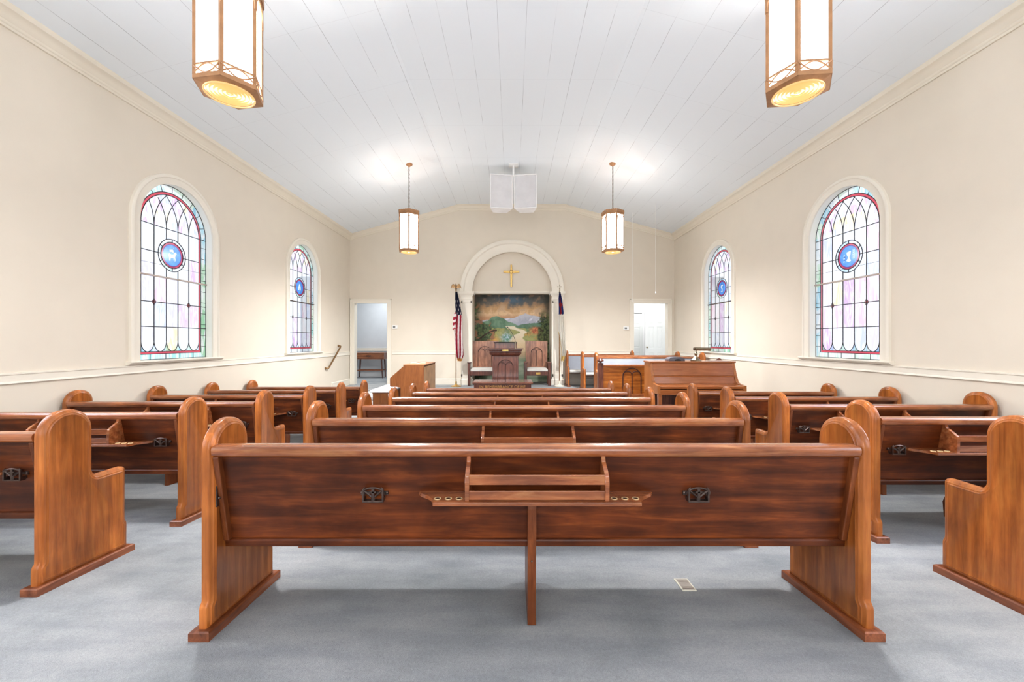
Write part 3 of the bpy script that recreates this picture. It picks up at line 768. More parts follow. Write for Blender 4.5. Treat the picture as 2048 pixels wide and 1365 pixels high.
# ------------------------------------------------------------------ rooms beyond the doors
def room(x0, x1, y0, y1, h, wm, tag_):
    g = G()
    g.poly([(x0, y1, 0), (x1, y1, 0), (x1, y1, h), (x0, y1, h)])
    g.poly([(x0, y0, 0), (x0, y1, 0), (x0, y1, h), (x0, y0, h)]); g.poly([(x1, y0, 0), (x1, y1, 0), (x1, y1, h), (x1, y0, h)])
    g.poly([(x0, y0, 0), (-4.6 if x0 < 0 else DR0-0.03, y0, 0), (-4.6 if x0 < 0 else DR0-0.03, y0, h), (x0, y0, h)])
    struct('wall_'+tag_, g, wm)
    g = G(); g.poly([(x0, YB-0.01, 0.001), (x1, YB-0.01, 0.001), (x1, y1, 0.001), (x0, y1, 0.001)]); struct('floor_'+tag_, g, 'carpet')
    g = G(); g.poly([(x0, y0, h), (x1, y0, h), (x1, y1, h), (x0, y1, h)]); struct('ceiling_'+tag_, g, 'whitewall')
room(-5.9, -2.9, YB+0.15, 13.4, 3.0, 'greywall', 'side_room')
g = G(); g.loft([[(xx, 13.4-d, z*1.0+0.03) for d, z in RP] for xx in (-5.9, -2.9)]); trim(g)
g = G(); g.loft([[(xx, 13.4-d, z) for d, z in BP] for xx in (-5.9, -2.9)]); struct('baseboard_side_room', g, 'whitewall')
room(2.9, 5.9, YB+0.15, 13.6, 3.0, 'whitewall', 'vestry')

def panel_door(name, label, loc, rz, w_=0.82, h=2.0, knob=True):
    t = thing(name, label, 'door', loc, rz)
    g = G(); g.box(0, w_, -0.015, 0.015, 0.01, h, 0.002)
    st = 0.11
    def fr(x0, x1, z0, z1, e=0.022): g.box(x0, x1, -e, e, z0, z1, 0.003)
    fr(0, st, 0.01, h); fr(w_-st, w_, 0.01, h); fr(w_/2-0.05, w_/2+0.05, 0.01, h)
    for z0, z1 in ((0.01, 0.22), (0.82, 0.98), (h*0.78, h*0.78+0.1), (h-0.11, h)): fr(0.004, w_-0.004, z0, z1, 0.0205)
    for xa, xb in ((st+0.03, w_/2-0.08), (w_/2+0.08, w_-st-0.03)):
        for z0, z1 in ((0.25, 0.79), (1.01, h*0.78-0.03), (h*0.78+0.13, h-0.14)): g.box(xa, xb, -0.020, 0.020, z0, z1, 0.004)
    g.build('door_leaf', 'doorpaint', t)
    if knob:
        g = G()
        for s_ in (-1, 1): g.lathe([(0.028, 0), (0.028, 0.006), (0.01, 0.01), (0.01, 0.03), (0.026, 0.042), (0.028, 0.055), (0.018, 0.066), (0.0, 0.068)], n=16, mtx=Matrix.Translation((0.06, 0, 1.0)) @ Matrix.Rotation(-s_*PI/2, 4, 'X') @ Matrix.Translation((0, 0, 0.02)))
        g.build('door_knob', 'nickel', t, True)
    return t
# frames on the vestry's far wall
g = G()
def vx(px, y): return (px-1024)*y/800
def vz(py, y): return CAM_Z-(py-682.5)*y/800
yy = 13.55
g.box(3.9, 5.85, yy-0.04, yy+0.04, vz(626, yy), vz(619, yy), 0.004)
g.box(vx(1285, yy)-0.03, vx(1285, yy)+0.05, yy-0.05, yy+0.04, 0, vz(626, yy), 0.004)
g.box(vx(1332, yy)-0.03, vx(1332, yy)+0.08, yy-0.05, yy+0.04, 0, vz(626, yy), 0.004)
trim(g, 'whitewall')
panel_door('panelled_door', 'closed white panelled door deep in the room beyond the right doorway', (vx(1285, yy)-0.80, yy-0.03, 0), 0, 0.80, 2.12, False)
d = panel_door('panelled_door', 'white six panel door standing ajar beyond the right doorway', (vx(1290, 12.9), 12.9, 0), math.radians(-10), 0.64, 2.12)
g = G(); g.box(vx(1324, 13.4), vx(1326, 13.4)+0.03, 13.35, 13.5, 1.05, 1.2, 0.01)
tag(g.build('door_latch', 'nickel'), 'small metal latch on white frame at right doorway', 'latch')

# ------------------------------------------------------------------ pews
def end_outline(sl):
    p = [(0.0, 0.035), (0.0, 0.125), (0.004, 0.138), (0.014, 0.152), (0.015, 0.17), (0.015, 0.815)]
    p += arc(0.145, 0.815, 0.13, 180, 0, 20)[1:]
    p += [(0.275, 0.60)]
    p += [(0.275, 0.575)] + arc(0.315, 0.570, 0.040, 180, 270, 6)[1:]
    p += [(0.44, 0.530)] + arc(0.45, 0.502, 0.028, 90, 0, 5)[1:]
    p += [(0.478, 0.20), (0.479, 0.185), (0.488, 0.165), (0.490, 0.15), (0.490, 0.035-sl*0.49)]
    return p
def pew_end(x0, sl):
    """solid end with a stepped moulding on both faces; x0 is the left face"""
    P = end_outline(sl); T = 0.062
    steps = [(0.004, 0.040), (0.000, 0.030), (0.004, 0.022), (0.004, 0.019), (0.010, 0.012), (0.012, 0.006), (0.016, 0.001), (0.020, 0.0),
             (T-0.020, 0.0), (T-0.016, 0.001), (T-0.012, 0.006), (T-0.010, 0.012), (T-0.004, 0.019), (T-0.004, 0.022), (T, 0.030), (T-0.004, 0.040)]
    g = G(); loops = []
    for dx, ins in steps:
        q = offset(P, ins) if ins else P
        # the foot stays on the shoe
        q = [(a, max(b, 0.03-sl*max(a, 0))) for a, b in q]
        loops.append([(x0+dx, a, b) for a, b in q])
    g.loft(loops); return g
def card_holder(g, cx, cy, cz_, f=-1):
    """small cast-iron card pocket on a pew back; f = -1 faces -y"""
    def bar(x0, z0, x1, z1, w_=0.0045, y=-0.026): g.tube([(cx+x0, cy+y, cz_+z0), (cx+x1, cy+y, cz_+z1)], w_, 4)
    a = arc(0, -0.06, 0.088, 58, 122, 8)
    g.tube([(cx+p[0], cy-0.026, cz_+p[1]) for p in a], 0.0045, 4)
    for s_ in (-1, 1):
        g.box(cx+s_*0.044-0.004, cx+s_*0.044+0.004, cy-0.030, cy-0.020, cz_-0.034, cz_+0.022, 0.001); g.box(cx+s_*0.044-0.003, cx+s_*0.044+0.003, cy-0.022, cy+0.004, cz_-0.030, cz_-0.016, 0.001)
        bar(s_*0.044, 0.018, s_*0.006, -0.012); bar(s_*0.004, -0.012, s_*0.004, -0.030)
        g.sphere((cx+s_*0.056, cy-0.004, cz_), 0.008, n=8)
        g.box(*sorted((cx+s_*0.044, cx+s_*0.062)), cy-0.006, cy, cz_-0.010, cz_+0.008)
        bar(s_*0.044, 0.022, s_*0.036, 0.030, 0.003)
    g.box(cx-0.047, cx+0.047, cy-0.031, cy-0.002, cz_-0.036, cz_-0.029, 0.001)
    g.box(cx-0.006, cx+0.006, cy-0.030, cy-0.022, cz_-0.032, cz_+0.026, 0.001)
    g.box(cx-0.014, cx+0.014, cy-0.030, cy-0.022, cz_+0.006, cz_+0.014, 0.001)
    g.box(cx-0.062, cx+0.062, cy-0.004, cy+0.001, cz_-0.006, cz_+0.004)
def back_y(z): return 0.045+(0.80-z)*0.17           # rear face of the raked back
def make_pew(w_, racks, holders, support, label, hook=True, sl=SL):
    t = thing('church_pew', label, 'pew')
    h = w_/2; T = 0.062; xi = h-T+0.004
    for x0 in (-h, h-T): pass
    for k, x0 in enumerate((-h, h-T)):
        e = pew_end(x0, sl).build('pew_end', 'end', t, True)
        g = G(); xa, xb = x0-0.014, x0+T+0.014
        lo = [(xa, -0.022, 0), (xb, -0.022, 0), (xb, 0.515, -sl*0.515), (xa, 0.515, -sl*0.515)]
        H = 0.043
        g.loft([lo, [(p[0], p[1], p[2]+H-0.006) for p in lo], [(p[0]+(0.006 if p[0] == xa else -0.006), p[1]+(0.006 if p[1] < 0 else -0.006), p[2]+H) for p in lo]])
        g.build('shoe', 'shoe', t)
        # cleat inside the end that carries the back
        s_ = 1 if k == 0 else -1; xc = x0+(T if k == 0 else 0)
        g = G(); pts = [(back_y(z)-0.026+o, z) for z, o in ((0.79, 0), (0.385, 0), (0.385, 0.03), (0.79, 0.03))]
        g.prism(pts, 'x', *sorted((xc-s_*0.004, xc+s_*0.022)), bev=0.004)
        g.build('cleat', 'stile', t)
    g = G()
    zs = [0.37, 0.5, 0.65, 0.81]
    g.prism([(back_y(z), z) for z in zs]+[(back_y(z)+0.02, z) for z in reversed(zs)], 'x', -xi, xi)
    g.build('backrest', 'back', t)
    g = G(); g.prism([(0.018, 0.800), (0.014, 0.812), (0.014, 0.826), (0.022, 0.837), (0.05, 0.843), (0.078, 0.839), (0.086, 0.828), (0.084, 0.812), (0.07, 0.802), (0.044, 0.798), (0.042, 0.790), (0.03, 0.790)], 'x', -xi, xi)
    g.build('top_rail', 'rail', t, True)
    g = G(); yb = back_y(0.37)
    g.prism([(yb-0.014, 0.352), (yb-0.016, 0.378), (yb-0.010, 0.386), (yb, 0.388), (yb+0.03, 0.388), (yb+0.03, 0.352)], 'x', -xi, xi, 0.002)
    g.build('bottom_rail', 'back', t)
    g = G(); g.prism([(yb+0.0, 0.372), (yb+0.0, 0.388), (0.46, 0.402), (0.475, 0.395), (0.475, 0.382), (0.46, 0.378)], 'x', -xi, xi)
    g.build('seat', 'back', t)
    g = G(); g.prism([(yb+0.03, 0.392), (yb+0.03, 0.43), (0.44, 0.455), (0.485, 0.452), (0.505, 0.432), (0.500, 0.41), (0.47, 0.402)], 'x', -xi+0.01, xi-0.01)
    g.build('seat_cushion', 'cushion', t, True)
    for cx in racks:
        r = bpy.data.objects.new('book_rack', None); COL.objects.link(r); r.parent = t
        zS = 0.612; yf = -0.055; yp = back_y(zS)
        g = G(); hw = 0.53
        # shelf with ogee-cut wings
        def shelf_side(s_): return [(s_*hw, yp+0.005), (s_*hw, yp-0.012), (s_*(hw-0.012), yp-0.028), (s_*(hw-0.035), yp-0.042), (s_*(hw-0.055), yp-0.060), (s_*(hw-0.072), yp-0.080), (s_*(hw-0.085), yf)]
        L_ = shelf_side(-1); R_ = shelf_side(1)
        g.prism([(cx+a, b) for a, b in L_]+[(cx+a, b) for a, b in reversed(R_)], 'z', zS-0.008, zS+0.008, 0.002)
        g.build('shelf', 'rail', r)
        for s_ in (-1, 1):
            g = G(); x = cx+s_*0.30
            pr = [(back_y(0.797), 0.797), (back_y(0.797)-0.018, 0.797), (back_y(0.76)-0.026, 0.77), (-0.020, 0.745), (-0.044, 0.728), (-0.048, 0.70), (-0.048, zS+0.008), (back_y(zS), zS+0.008)]
            g.prism(pr, 'x', x-0.009, x+0.009, 0.003); g.build('rack_side', 'rail', r)
            for k in range(3):
                g = G(); c = (cx+s_*(0.338+0.047*k), yf+0.045, zS+0.008)
                g.tube([(c[0]+0.0125*math.cos(2*PI*q/14), c[1]+0.0125*math.sin(2*PI*q/14), c[2]) for q in range(14)], 0.003, 6, True)
                g.build('cup_ring', 'rubber', r, True)
                g = G(); g.lathe([(0.0, 0.0), (0.0105, 0.0), (0.0105, 0.0012), (0.0, 0.0012)], c, 14); g.build('cup_hole', 'groove', r)
        for z0, z1 in ((0.690, 0.732), (0.626, 0.664)):
            g = G(); g.box(cx-0.292, cx+0.292, -0.042, -0.032, z0, z1, 0.0015); g.build('rack_slat', 'rail', r)
    for cx in holders:
        g = G(); card_holder(g, cx, back_y(0.615), 0.615); g.build('card_holder', 'iron', t)
    for cx in support:
        g = G()
        pr = [(0.095, 0.605), (0.045, 0.604), (0.04, 0.55), (0.05, 0.45), (0.072, 0.33), (0.085, 0.2), (0.092, 0.1), (0.090, 0.075), (0.088, -0.004), (0.46, -sl*0.46), (0.47, 0.09), (0.45, 0.14), (0.42, 0.25), (0.42, 0.38), (0.13, 0.375), (0.112, 0.40)]
        g.prism(pr, 'x', cx-0.019, cx+0.019, 0.002); g.build('centre_support', 'stile', t)
        g = G(); g.sphere((cx, 0.074, 0.30), 0.005, n=8); g.build('support_screw', 'nickel', t)
    if hook:
        g = G(); xx = -h+T
        g.box(xx-0.004, xx+0.003, 0.04, 0.058, 0.56, 0.655, 0.002); g.sphere((xx+0.008, 0.049, 0.60), 0.006, n=8)
        g.build('hook_plate', 'iron', t, label if False else False)
    return t
def put(t, x, y): t.location = (x, y, fz(y))
rows_c = [1.755+0.895*i for i in range(6)]
lab_c = ['long dark stained pew of the centre block nearest the camera, whole back in view',
         'long centre pew directly in front of the nearest centre pew',
         'long centre pew third from the camera, between two others',
         'long centre pew fourth from the camera, thin strip of back visible',
         'long centre pew second from the communion table',
         'foremost long centre pew, closest to the communion table']
XC = 0.1075
pc = make_pew(2.995, [0.0], [-0.735, 0.735], [-0.017], lab_c[0])
pc['group'] = 'pews of the centre block'
for i, y in enumerate(rows_c):
    o = pc if i == 0 else copy_tree(pc)
    o['label'] = lab_c[i]; put(o, XC, y)
# side block pews: left root at the pew's centre
lab_l = ['left block pew nearest the camera with large scratched orange end panel facing the aisle',
         'second pew of the left block, book rack and card holder on its back',
         'third pew of the left block, its rounded wall end standing clear at left',
         'fourth pew of the left block, wall end against the cream wall under the first window',
         'fifth pew of the left block, second from the chancel steps',
         'foremost pew of the left block, nearest the brass handrail']
lab_r = ['right block pew nearest the camera, cut off by the right frame edge',
         'second pew of the right block, book rack and iron card holder on its back',
         'third pew of the right block, its wall end standing before the cream wall',
         'fourth pew of the right block, second from the piano',
         'foremost pew of the right block, the one next to the piano']
WS = 1.95
pl_ = make_pew(WS, [0.165], [0.77], [0.0], lab_l[0], hook=False); pl_['group'] = 'pews of the left block'
for i in range(6):
    o = pl_ if i == 0 else copy_tree(pl_)
    o['label'] = lab_l[i]; put(o, -2.47-WS/2, 2.09+0.905*i)
pr_ = make_pew(WS, [-0.165], [-0.77], [0.0], lab_r[0], hook=False); pr_['group'] = 'pews of the right block'
for i in range(5):
    o = pr_ if i == 0 else copy_tree(pr_)
    o['label'] = lab_r[i]; put(o, 2.47+WS/2, 1.82+0.895*i)

# choir pews on the platform, facing the nave, upholstered in grey
def choir_pew(x0, x1, y, label):
    w_ = x1-x0; h = w_/2; T = 0.062
    t = thing('choir_pew', label, 'pew', ((x0+x1)/2, y, 0), PI, 'grey upholstered choir pews facing the nave')
    for k, xx in enumerate((-h, h-T)):
        pew_end(xx, 0.0).build('pew_end', 'end', t, True)
        g = G(); g.box(xx-0.014, xx+T+0.014, -0.02, 0.51, 0, 0.043, 0.004); g.build('shoe', 'shoe', t)
    xi = h-T+0.004
    g = G(); g.prism([(back_y(z), z) for z in (0.37, 0.81)]+[(back_y(z)+0.02, z) for z in (0.81, 0.37)], 'x', -xi, xi); g.build('backrest', 'back', t)
    g = G(); g.prism([(back_y(z)+0.02, z) for z in (0.42, 0.80)]+[(back_y(z)+0.05, z) for z in (0.795, 0.43)], 'x', -xi+0.005, xi-0.005, 0.008); g.build('back_pad', 'greyfab', t, True)
    g = G(); g.prism([(0.018, 0.800), (0.014, 0.826), (0.03, 0.842), (0.078, 0.842), (0.1, 0.828), (0.1, 0.80)], 'x', -xi, xi, 0.003); g.build('top_rail', 'rail', t)
    g = G(); g.box(-xi, xi, 0.1, 0.46, 0.35, 0.37); g.build('seat', 'dark', t)
    g = G(); g.prism([(0.12, 0.372), (0.12, 0.42), (0.44, 0.445), (0.49, 0.43), (0.505, 0.40), (0.48, 0.372)], 'x', -xi+0.004, xi-0.004, 0.004); g.build('seat_cushion', 'cushion', t, True)
    return t
choir_pew(1.45, 3.27, 10.93, 'rearmost choir pew against the chancel wall, left end beside the white flag')
choir_pew(1.72, 4.15, 10.10, 'middle choir pew with pale grey back pad')
choir_pew(1.87, 4.34, 9.20, 'choir pew nearest the piano, its pale grey back above the carved screen')

# carved screen in front of the choir
t = thing('choir_screen', 'carved wooden screen with double arch motif between choir pews and piano', 'screen', (0, 8.42, 0))
g = G(); g.box(1.88, 4.35, -0.015, 0.015, 0.06, 0.67, 0.003); g.build('screen_panel', 'panel', t)
g = G(); g.box(1.86, 4.37, -0.035, 0.035, 0.665, 0.70, 0.006); g.box(1.86, 4.37, -0.025, 0.025, 0.0, 0.09, 0.004); g.build('screen_rail', 'rail', t)
for x in (1.86, 4.36):
    p = G().box(x-0.055, x+0.055, -0.055, 0.055, 0, 0.74, 0.006).build('newel_post', 'dark', t)
    g = G(); g.lathe([(0.03, 0.74), (0.028, 0.755), (0.035, 0.762), (0.07, 0.775), (0.072, 0.79), (0.055, 0.805), (0.045, 0.82), (0.02, 0.835), (0.0, 0.84)], (x, 0, 0), 20); g.build('newel_cap', 'dark', p, True)
def motif(g, cx, zb, zs, r, y, wd=0.012):
    """double lancet under a round head, as raised dark moulding on a -y face"""
    def seg(pts): g.tube([(cx+p[0], y, p[1]) for p in pts], wd/2, 5)
    seg([(-r, zb), (-r, zs)]+arc(0, zs, r, 180, 0, 18)+[(r, zb)])
    seg([(0, zb), (0, zs+r*0.32)])
    for s_ in (-1, 1):
        seg([(s_*r*0.5+r*0.5*math.cos(math.radians(a))*1.0, zs+r*0.32+0.6*r*(math.sin(math.radians(a))) if False else zs+r*0.22+r*0.42*math.sin(math.radians(a))) for a in range(0, 181, 15)])
    return g
g = G(); motif(g, 2.52, 0.1, 0.44, 0.19, -0.018, 0.022); g.build('arch_carving', 'groove', t, True)

# ------------------------------------------------------------------ pulpit, thrones, communion table
t = thing('pulpit', 'dark wooden pulpit with arch carving and brass plate on the platform', 'pulpit', (-0.16, 9.92, 0))
PW = 0.315
g = G(); g.box(-PW, PW, -0.18, 0.22, 0.0, 0.86, 0.006); g.box(-PW-0.02, PW+0.02, -0.20, 0.24, 0.0, 0.09, 0.008)
g.box(-PW-0.0, -PW+0.045, -0.19, -0.17, 0.09, 0.86, 0.003); g.box(PW-0.045, PW, -0.19, -0.17, 0.09, 0.86, 0.003)
g.box(-PW, PW, -0.19, -0.17, 0.09, 0.14, 0.003); g.build('body', 'dark', t)
g = G(); g.loft([[(-PW-d, -0.18-d, z), (PW+d, -0.18-d, z), (PW+d, 0.22+d*0.6, z), (-PW-d, 0.22+d*0.6, z)] for d, z in [(0.0, 0.83), (0.015, 0.835), (0.02, 0.85), (0.05, 0.865), (0.07, 0.90), (0.075, 0.92), (0.06, 0.93), (0.06, 0.945), (0.08, 0.95), (0.09, 0.985), (0.09, 1.0)]])
g.build('cornice', 'dark', t)
g = G(); g.box(-0.44, 0.44, -0.33, 0.32, 1.0, 1.022, 0.005); g.build('top', 'dark', t)
g = G()
g.box(-0.26, 0.26, -0.05, 0.0, 1.022, 1.15, 0.004)
g.box(-0.275, -0.26, -0.06, 0.28, 1.022, 1.165, 0.004); g.box(0.26, 0.275, -0.06, 0.28, 1.022, 1.165, 0.004); g.build('book_stand', 'dark', t)
g = G(); g.prism([(-0.10, 1.165), (-0.10, 1.178), (0.30, 1.10), (0.30, 1.085)], 'x', -0.285, 0.285, 0.003); g.build('reading_desk', 'black', t)
g = G(); motif(g, 0, 0.16, 0.56, 0.185, -0.185, 0.018); g.build('arch_carving', 'groove', t, True)
g = G(); g.box(-0.075, 0.075, -0.277, -0.268, 0.958, 0.994, 0.002); o = g.build('name_plate', 'brass', t); o['label'] = 'small brass plate'
# microphone
t = thing('microphone', 'thin black gooseneck microphone rising from the pulpit top', 'microphone', (0.08, 9.80, 1.0225))
g = G(); g.lathe([(0.03, 0), (0.03, 0.008), (0.012, 0.014), (0.012, 0.14), (0.006, 0.15)], n=14); g.build('stem', 'nickel', t, True)
g = G(); g.tube([(0, 0, 0.14), (-0.01, 0, 0.22), (-0.05, 0, 0.32), (-0.13, 0, 0.46), (-0.17, 0, 0.50)], 0.0055, 7); g.build('gooseneck', 'black', t, True)
g = G(); g.tube([(-0.165, 0, 0.495), (-0.19, 0, 0.515), (-0.20, 0, 0.523)], [0.009, 0.012, 0.009], 8); g.build('capsule', 'black', t, True)

def throne(label, x, w_, plate):
    t = thing('throne_chair', label, 'chair', (x, 10.72, 0), 0, 'carved pulpit chairs')
    h = w_/2; D = 0.50
    for s_ in (-1, 1):
        g = G(); xo = s_*h; g.box(*sorted((xo, xo-s_*0.07)), 0.0, 0.07, 0, 0.60, 0.005); g.build('leg', 'dark', t)
        g = G(); g.box(*sorted((xo, xo-s_*0.06)), D-0.05, D, 0, 0.62, 0.005); g.build('leg', 'dark', t)
        g = G(); g.box(*sorted((xo+s_*0.008, xo-s_*0.085)), -0.02, D, 0.60, 0.635, 0.008); g.build('armrest', 'dark', t)
        g = G(); g.box(*sorted((xo-s_*0.02, xo-s_*0.04)), 0.06, D, 0.30, 0.6, 0.003); g.build('side_panel', 'dark', t)
    g = G(); g.box(-h+0.07, h-0.07, 0.01, 0.05, 0.27, 0.385, 0.004); g.box(-h+0.06, h-0.06, 0.02, D, 0.36, 0.39); g.build('seat_frame', 'dark', t)
    g = G(); g.loft([[(-h+0.08+i_, 0.0+i_*0.6, z), (h-0.08-i_, 0.0+i_*0.6, z), (h-0.08-i_, D-0.02, z), (-h+0.08+i_, D-0.02, z)] for i_, z in ((0.01, 0.388), (0, 0.40), (0.0, 0.435), (0.02, 0.46), (0.06, 0.475))]); g.build('seat_cushion', 'cushion', t, True)
    b = G(); b.prism([(-h+0.06, 0.40), (-h+0.045, 1.19), (-h+0.06, 1.205), (h-0.06, 1.205), (h-0.045, 1.19), (h-0.06, 0.40)], 'y', D-0.045, D-0.0, 0.006)
    b = b.build('backrest', 'chairback', t)
    g = G(); motif(g, 0, 0.5, 0.86, w_*0.22, D-0.05, 0.016); g.build('arch_carving', 'groove', b, True)
    if plate:
        g = G(); g.box(-0.045, 0.075, 0.0, 0.008, 0.30, 0.355, 0.002); o = g.build('name_plate', 'brass', t); o['label'] = 'small brass plate'
throne('wide dark wooden throne chair partly hidden behind the pulpit', -0.76, 0.86, False)
throne('dark wooden throne chair with brass plate right of the pulpit', 0.685, 0.71, True)

tz = fz(8.7)
t = thing('communion_table', 'low dark communion table with gilded carved letters before the pulpit', 'table', (-0.205, 8.70, tz))
TW = 0.66
g = G(); g.box(-TW, TW, 0, 0.68, 0.80, 0.83, 0.006); g.build('tabletop', wood('table_top_gloss', srgb(70, 34, 24), srgb(108, 60, 42), srgb(132, 80, 58), 'x', 'z', 1, 0.08, 1.0, 0), t)
g = G(); g.box(-TW+0.06, TW-0.06, 0.035, 0.06, 0.66, 0.80, 0.004); g.box(-TW+0.06, TW-0.06, 0.62, 0.645, 0.66, 0.80, 0.004)
g.box(-TW+0.05, -TW+0.075, 0.05, 0.63, 0.66, 0.80, 0.004); g.box(TW-0.075, TW-0.05, 0.05, 0.63, 0.66, 0.80, 0.004); g.build('apron', 'dark', t)
for x in (-TW+0.075, TW-0.075):
    for y in (0.065, 0.61):
        g = G(); g.box(x-0.04, x+0.04, y-0.04, y+0.04, 0 if y < 0.3 else 0, 0.80, 0.005); g.build('leg', 'dark', t)
tc_ = bpy.data.curves.new('inscription_text', 'FONT'); tc_.body = 'IN REMEMBRANCE OF ME'; tc_.size = 0.088; tc_.extrude = 0.004; tc_.align_x = 'CENTER'; tc_.space_character = 1.08
to = bpy.data.objects.new('inscription_tmp', tc_); COL.objects.link(to)
me = to.to_mesh().copy(); to.to_mesh_clear() if False else None
bpy.data.objects.remove(to)
xsn = [v.co.x for v in me.vertices]; wd = max(xsn)-min(xsn); mid = (max(xsn)+min(xsn))/2
for v in me.vertices: v.co = Vector(((v.co.x-mid)*1.0/wd, 0.031-v.co.z, 0.702+v.co.y))
me.materials.clear(); me.materials.append(M['gold_letter'])
io = bpy.data.objects.new('inscription', me); COL.objects.link(io); io.parent = t; io['label'] = 'gilded raised letters reading IN REMEMBRANCE OF ME'

# ------------------------------------------------------------------ cross on the lunette wall
t = thing('wall_cross', 'gold latin cross on the cream wall above the mural', 'cross', (-0.02, LY-0.012, 3.12))
g = G()
def flare(pts): g.prism(pts, 'y', -0.03, 0.0, 0.005)
flare([(-0.012, 0.0), (-0.022, 0.22), (-0.032, 0.22), (-0.03, 0.0)] if False else [(-0.03, 0.0), (-0.02, -0.42), (0.02, -0.42), (0.03, 0.0), (0.02, 0.2), (-0.02, 0.2)])
g.build('upright', 'brass', t)
g = G(); g.prism([(-0.22, 0.03), (0.0, 0.035), (0.22, 0.03), (0.22, -0.02), (0.0, -0.035), (-0.22, -0.02)], 'y', -0.036, -0.002, 0.004); g.build('crossbar', 'brass', t)
g = G(); g.tube([(0.042*math.cos(2*PI*i/20), -0.04, 0.0+0.042*math.sin(2*PI*i/20)) for i in range(20)], 0.008, 6, True); g.build('ring', 'oldbrass', t, True)

# ------------------------------------------------------------------ flags
def flag_pole(name, label, x, y, h, top):
    t = thing(name, label, 'flag', (x, y, 0))
    b = G(); b.lathe([(0.0, 0.0), (0.14, 0.0), (0.14, 0.012), (0.125, 0.022), (0.06, 0.035), (0.035, 0.05), (0.022, 0.06), (0.022, 0.13), (0.014, 0.14)], n=28); b.build('stand_base', 'basewhite' if top == 'cross' else 'brass', t, True)
    g = G(); g.tube([(0, 0, 0.05), (0, 0, h)], 0.0125, 10); g.build('pole', 'oldbrass', t, True)
    g = G()
    if top == 'eagle':
        g.lathe([(0.014, h-0.05), (0.018, h-0.04), (0.018, h), (0.03, h+0.02), (0.012, h+0.04)], n=12)
        g.sphere((0, 0, h+0.08), 0.028, (1, 1, 1.5), 10); g.sphere((0, -0.02, h+0.135), 0.016, n=8)
        for s_ in (-1, 1):
            g.prism([(s_*0.012, h+0.05), (s_*0.03, h+0.11), (s_*0.06, h+0.145), (s_*0.095, h+0.14), (s_*0.125, h+0.09), (s_*0.138, h+0.02), (s_*0.115, h+0.05), (s_*0.095, h+0.06), (s_*0.08, h+0.03), (s_*0.065, h+0.055), (s_*0.045, h+0.02), (s_*0.03, h+0.04)], 'y', -0.012, 0.012, 0.002)
        g.build('eagle_finial', 'oldbrass', t, True)
    else:
        g.lathe([(0.014, h-0.05), (0.018, h-0.03), (0.006, h+0.02), (0.006, h+0.08)], n=12)
        for a in (0, 90, 180, 270):
            g.sphere((0.045*math.cos(math.radians(a)), 0, h+0.12+0.045*math.sin(math.radians(a))), 0.012, n=8)
        g.tube([(-0.045, 0, h+0.12), (0.045, 0, h+0.12)], 0.004, 6); g.tube([(0, 0, h+0.06), (0, 0, h+0.165)], 0.004, 6)
        g.build('cross_finial', 'nickel', t, True)
    return t
def cloth(name, t, prof, colf, loc, folds=4, amp=0.03, nu=44, nv=80, label=None):
    """hanging pleated cloth; prof: list of (v 0..1, z, x_left, x_right)"""
    bm = bmesh.new(); lay = bm.verts.layers.float_color.new('Col'); V = []
    def at(v):
        for a, b in zip(prof, prof[1:]):
            if a[0] <= v <= b[0]:
                k = (v-a[0])/(b[0]-a[0]); return [a[i]+(b[i]-a[i])*k for i in (1, 2, 3)]
        return prof[-1][1:]
    for j in range(nv+1):
        v = j/nv; z, xl, xr = at(v)
        for i in range(nu+1):
            u = i/nu
            am = amp*(0.5+0.7*v)
            y = am*math.sin(u*folds*2*PI+v*1.7)+0.3*am*math.sin(u*folds*4.4*PI+3*v)
            x = xl+(xr-xl)*u+0.006*math.sin(v*9+u*5)
            zz = z-0.06*v*math.sin(u*PI)*0-0.02*math.sin(u*folds*2*PI)*v
            vv = bm.verts.new((x, y, zz)); c = colf(u, v); vv[lay] = (c[0], c[1], c[2], 1); V.append(vv)
    for j in range(nv):
        for i in range(nu):
            q = j*(nu+1)+i; bm.faces.new((V[q], V[q+1], V[q+nu+2], V[q+nu+1]))
    bmesh.ops.solidify(bm, geom=list(bm.faces), thickness=0.003)
    me = bpy.data.meshes.new(name); bm.to_mesh(me); bm.free(); me.materials.append(M['flagcloth'])
    me.polygons.foreach_set('use_smooth', [True]*len(me.polygons))
    o = bpy.data.objects.new(name, me); COL.objects.link(o); o.parent = t; o.location = loc
    if label: o['label'] = label
    return o
NAVY, RED, WHT, GOLD = srgb(28, 32, 62), srgb(176, 30, 58), srgb(244, 236, 236), srgb(226, 176, 84)
t = flag_pole('american_flag', 'red, white and navy striped flag with gold fringe on eagle topped pole', -1.475, 10.55, 2.56, 'eagle')
def us(u, v):
    if v > 0.955+0.0*u: return GOLD
    if v < 0.33:
        su = u*4; sv = v*18; cu, cv = su-math.floor(su)-0.5, sv-math.floor(sv)-0.5
        if v > 0.10 and (cu*0.8)**2+(cv*0.55)**2 < 0.035 and (int(math.floor(su))+int(math.floor(sv))) % 2 == 0: return WHT
        return NAVY
    return RED if math.sin(2*PI*(2.3*u+0.95*v)) > 0.0 else WHT
cloth('flag_cloth', t, [(0, 2.50, -0.02, 0.04), (0.12, 2.28, -0.03, 0.09), (0.30, 1.93, -0.02, 0.14), (0.36, 1.84, -0.04, 0.15), (0.6, 1.40, -0.055, 0.17), (0.8, 0.98, -0.03, 0.19), (0.9, 0.82, 0.0, 0.19), (1.0, 0.66, 0.04, 0.14)], us, (0, -0.02, 0))
def us2(u, v):
    return RED if math.sin(2*PI*(v*3.2+0.1)) > 0 else WHT
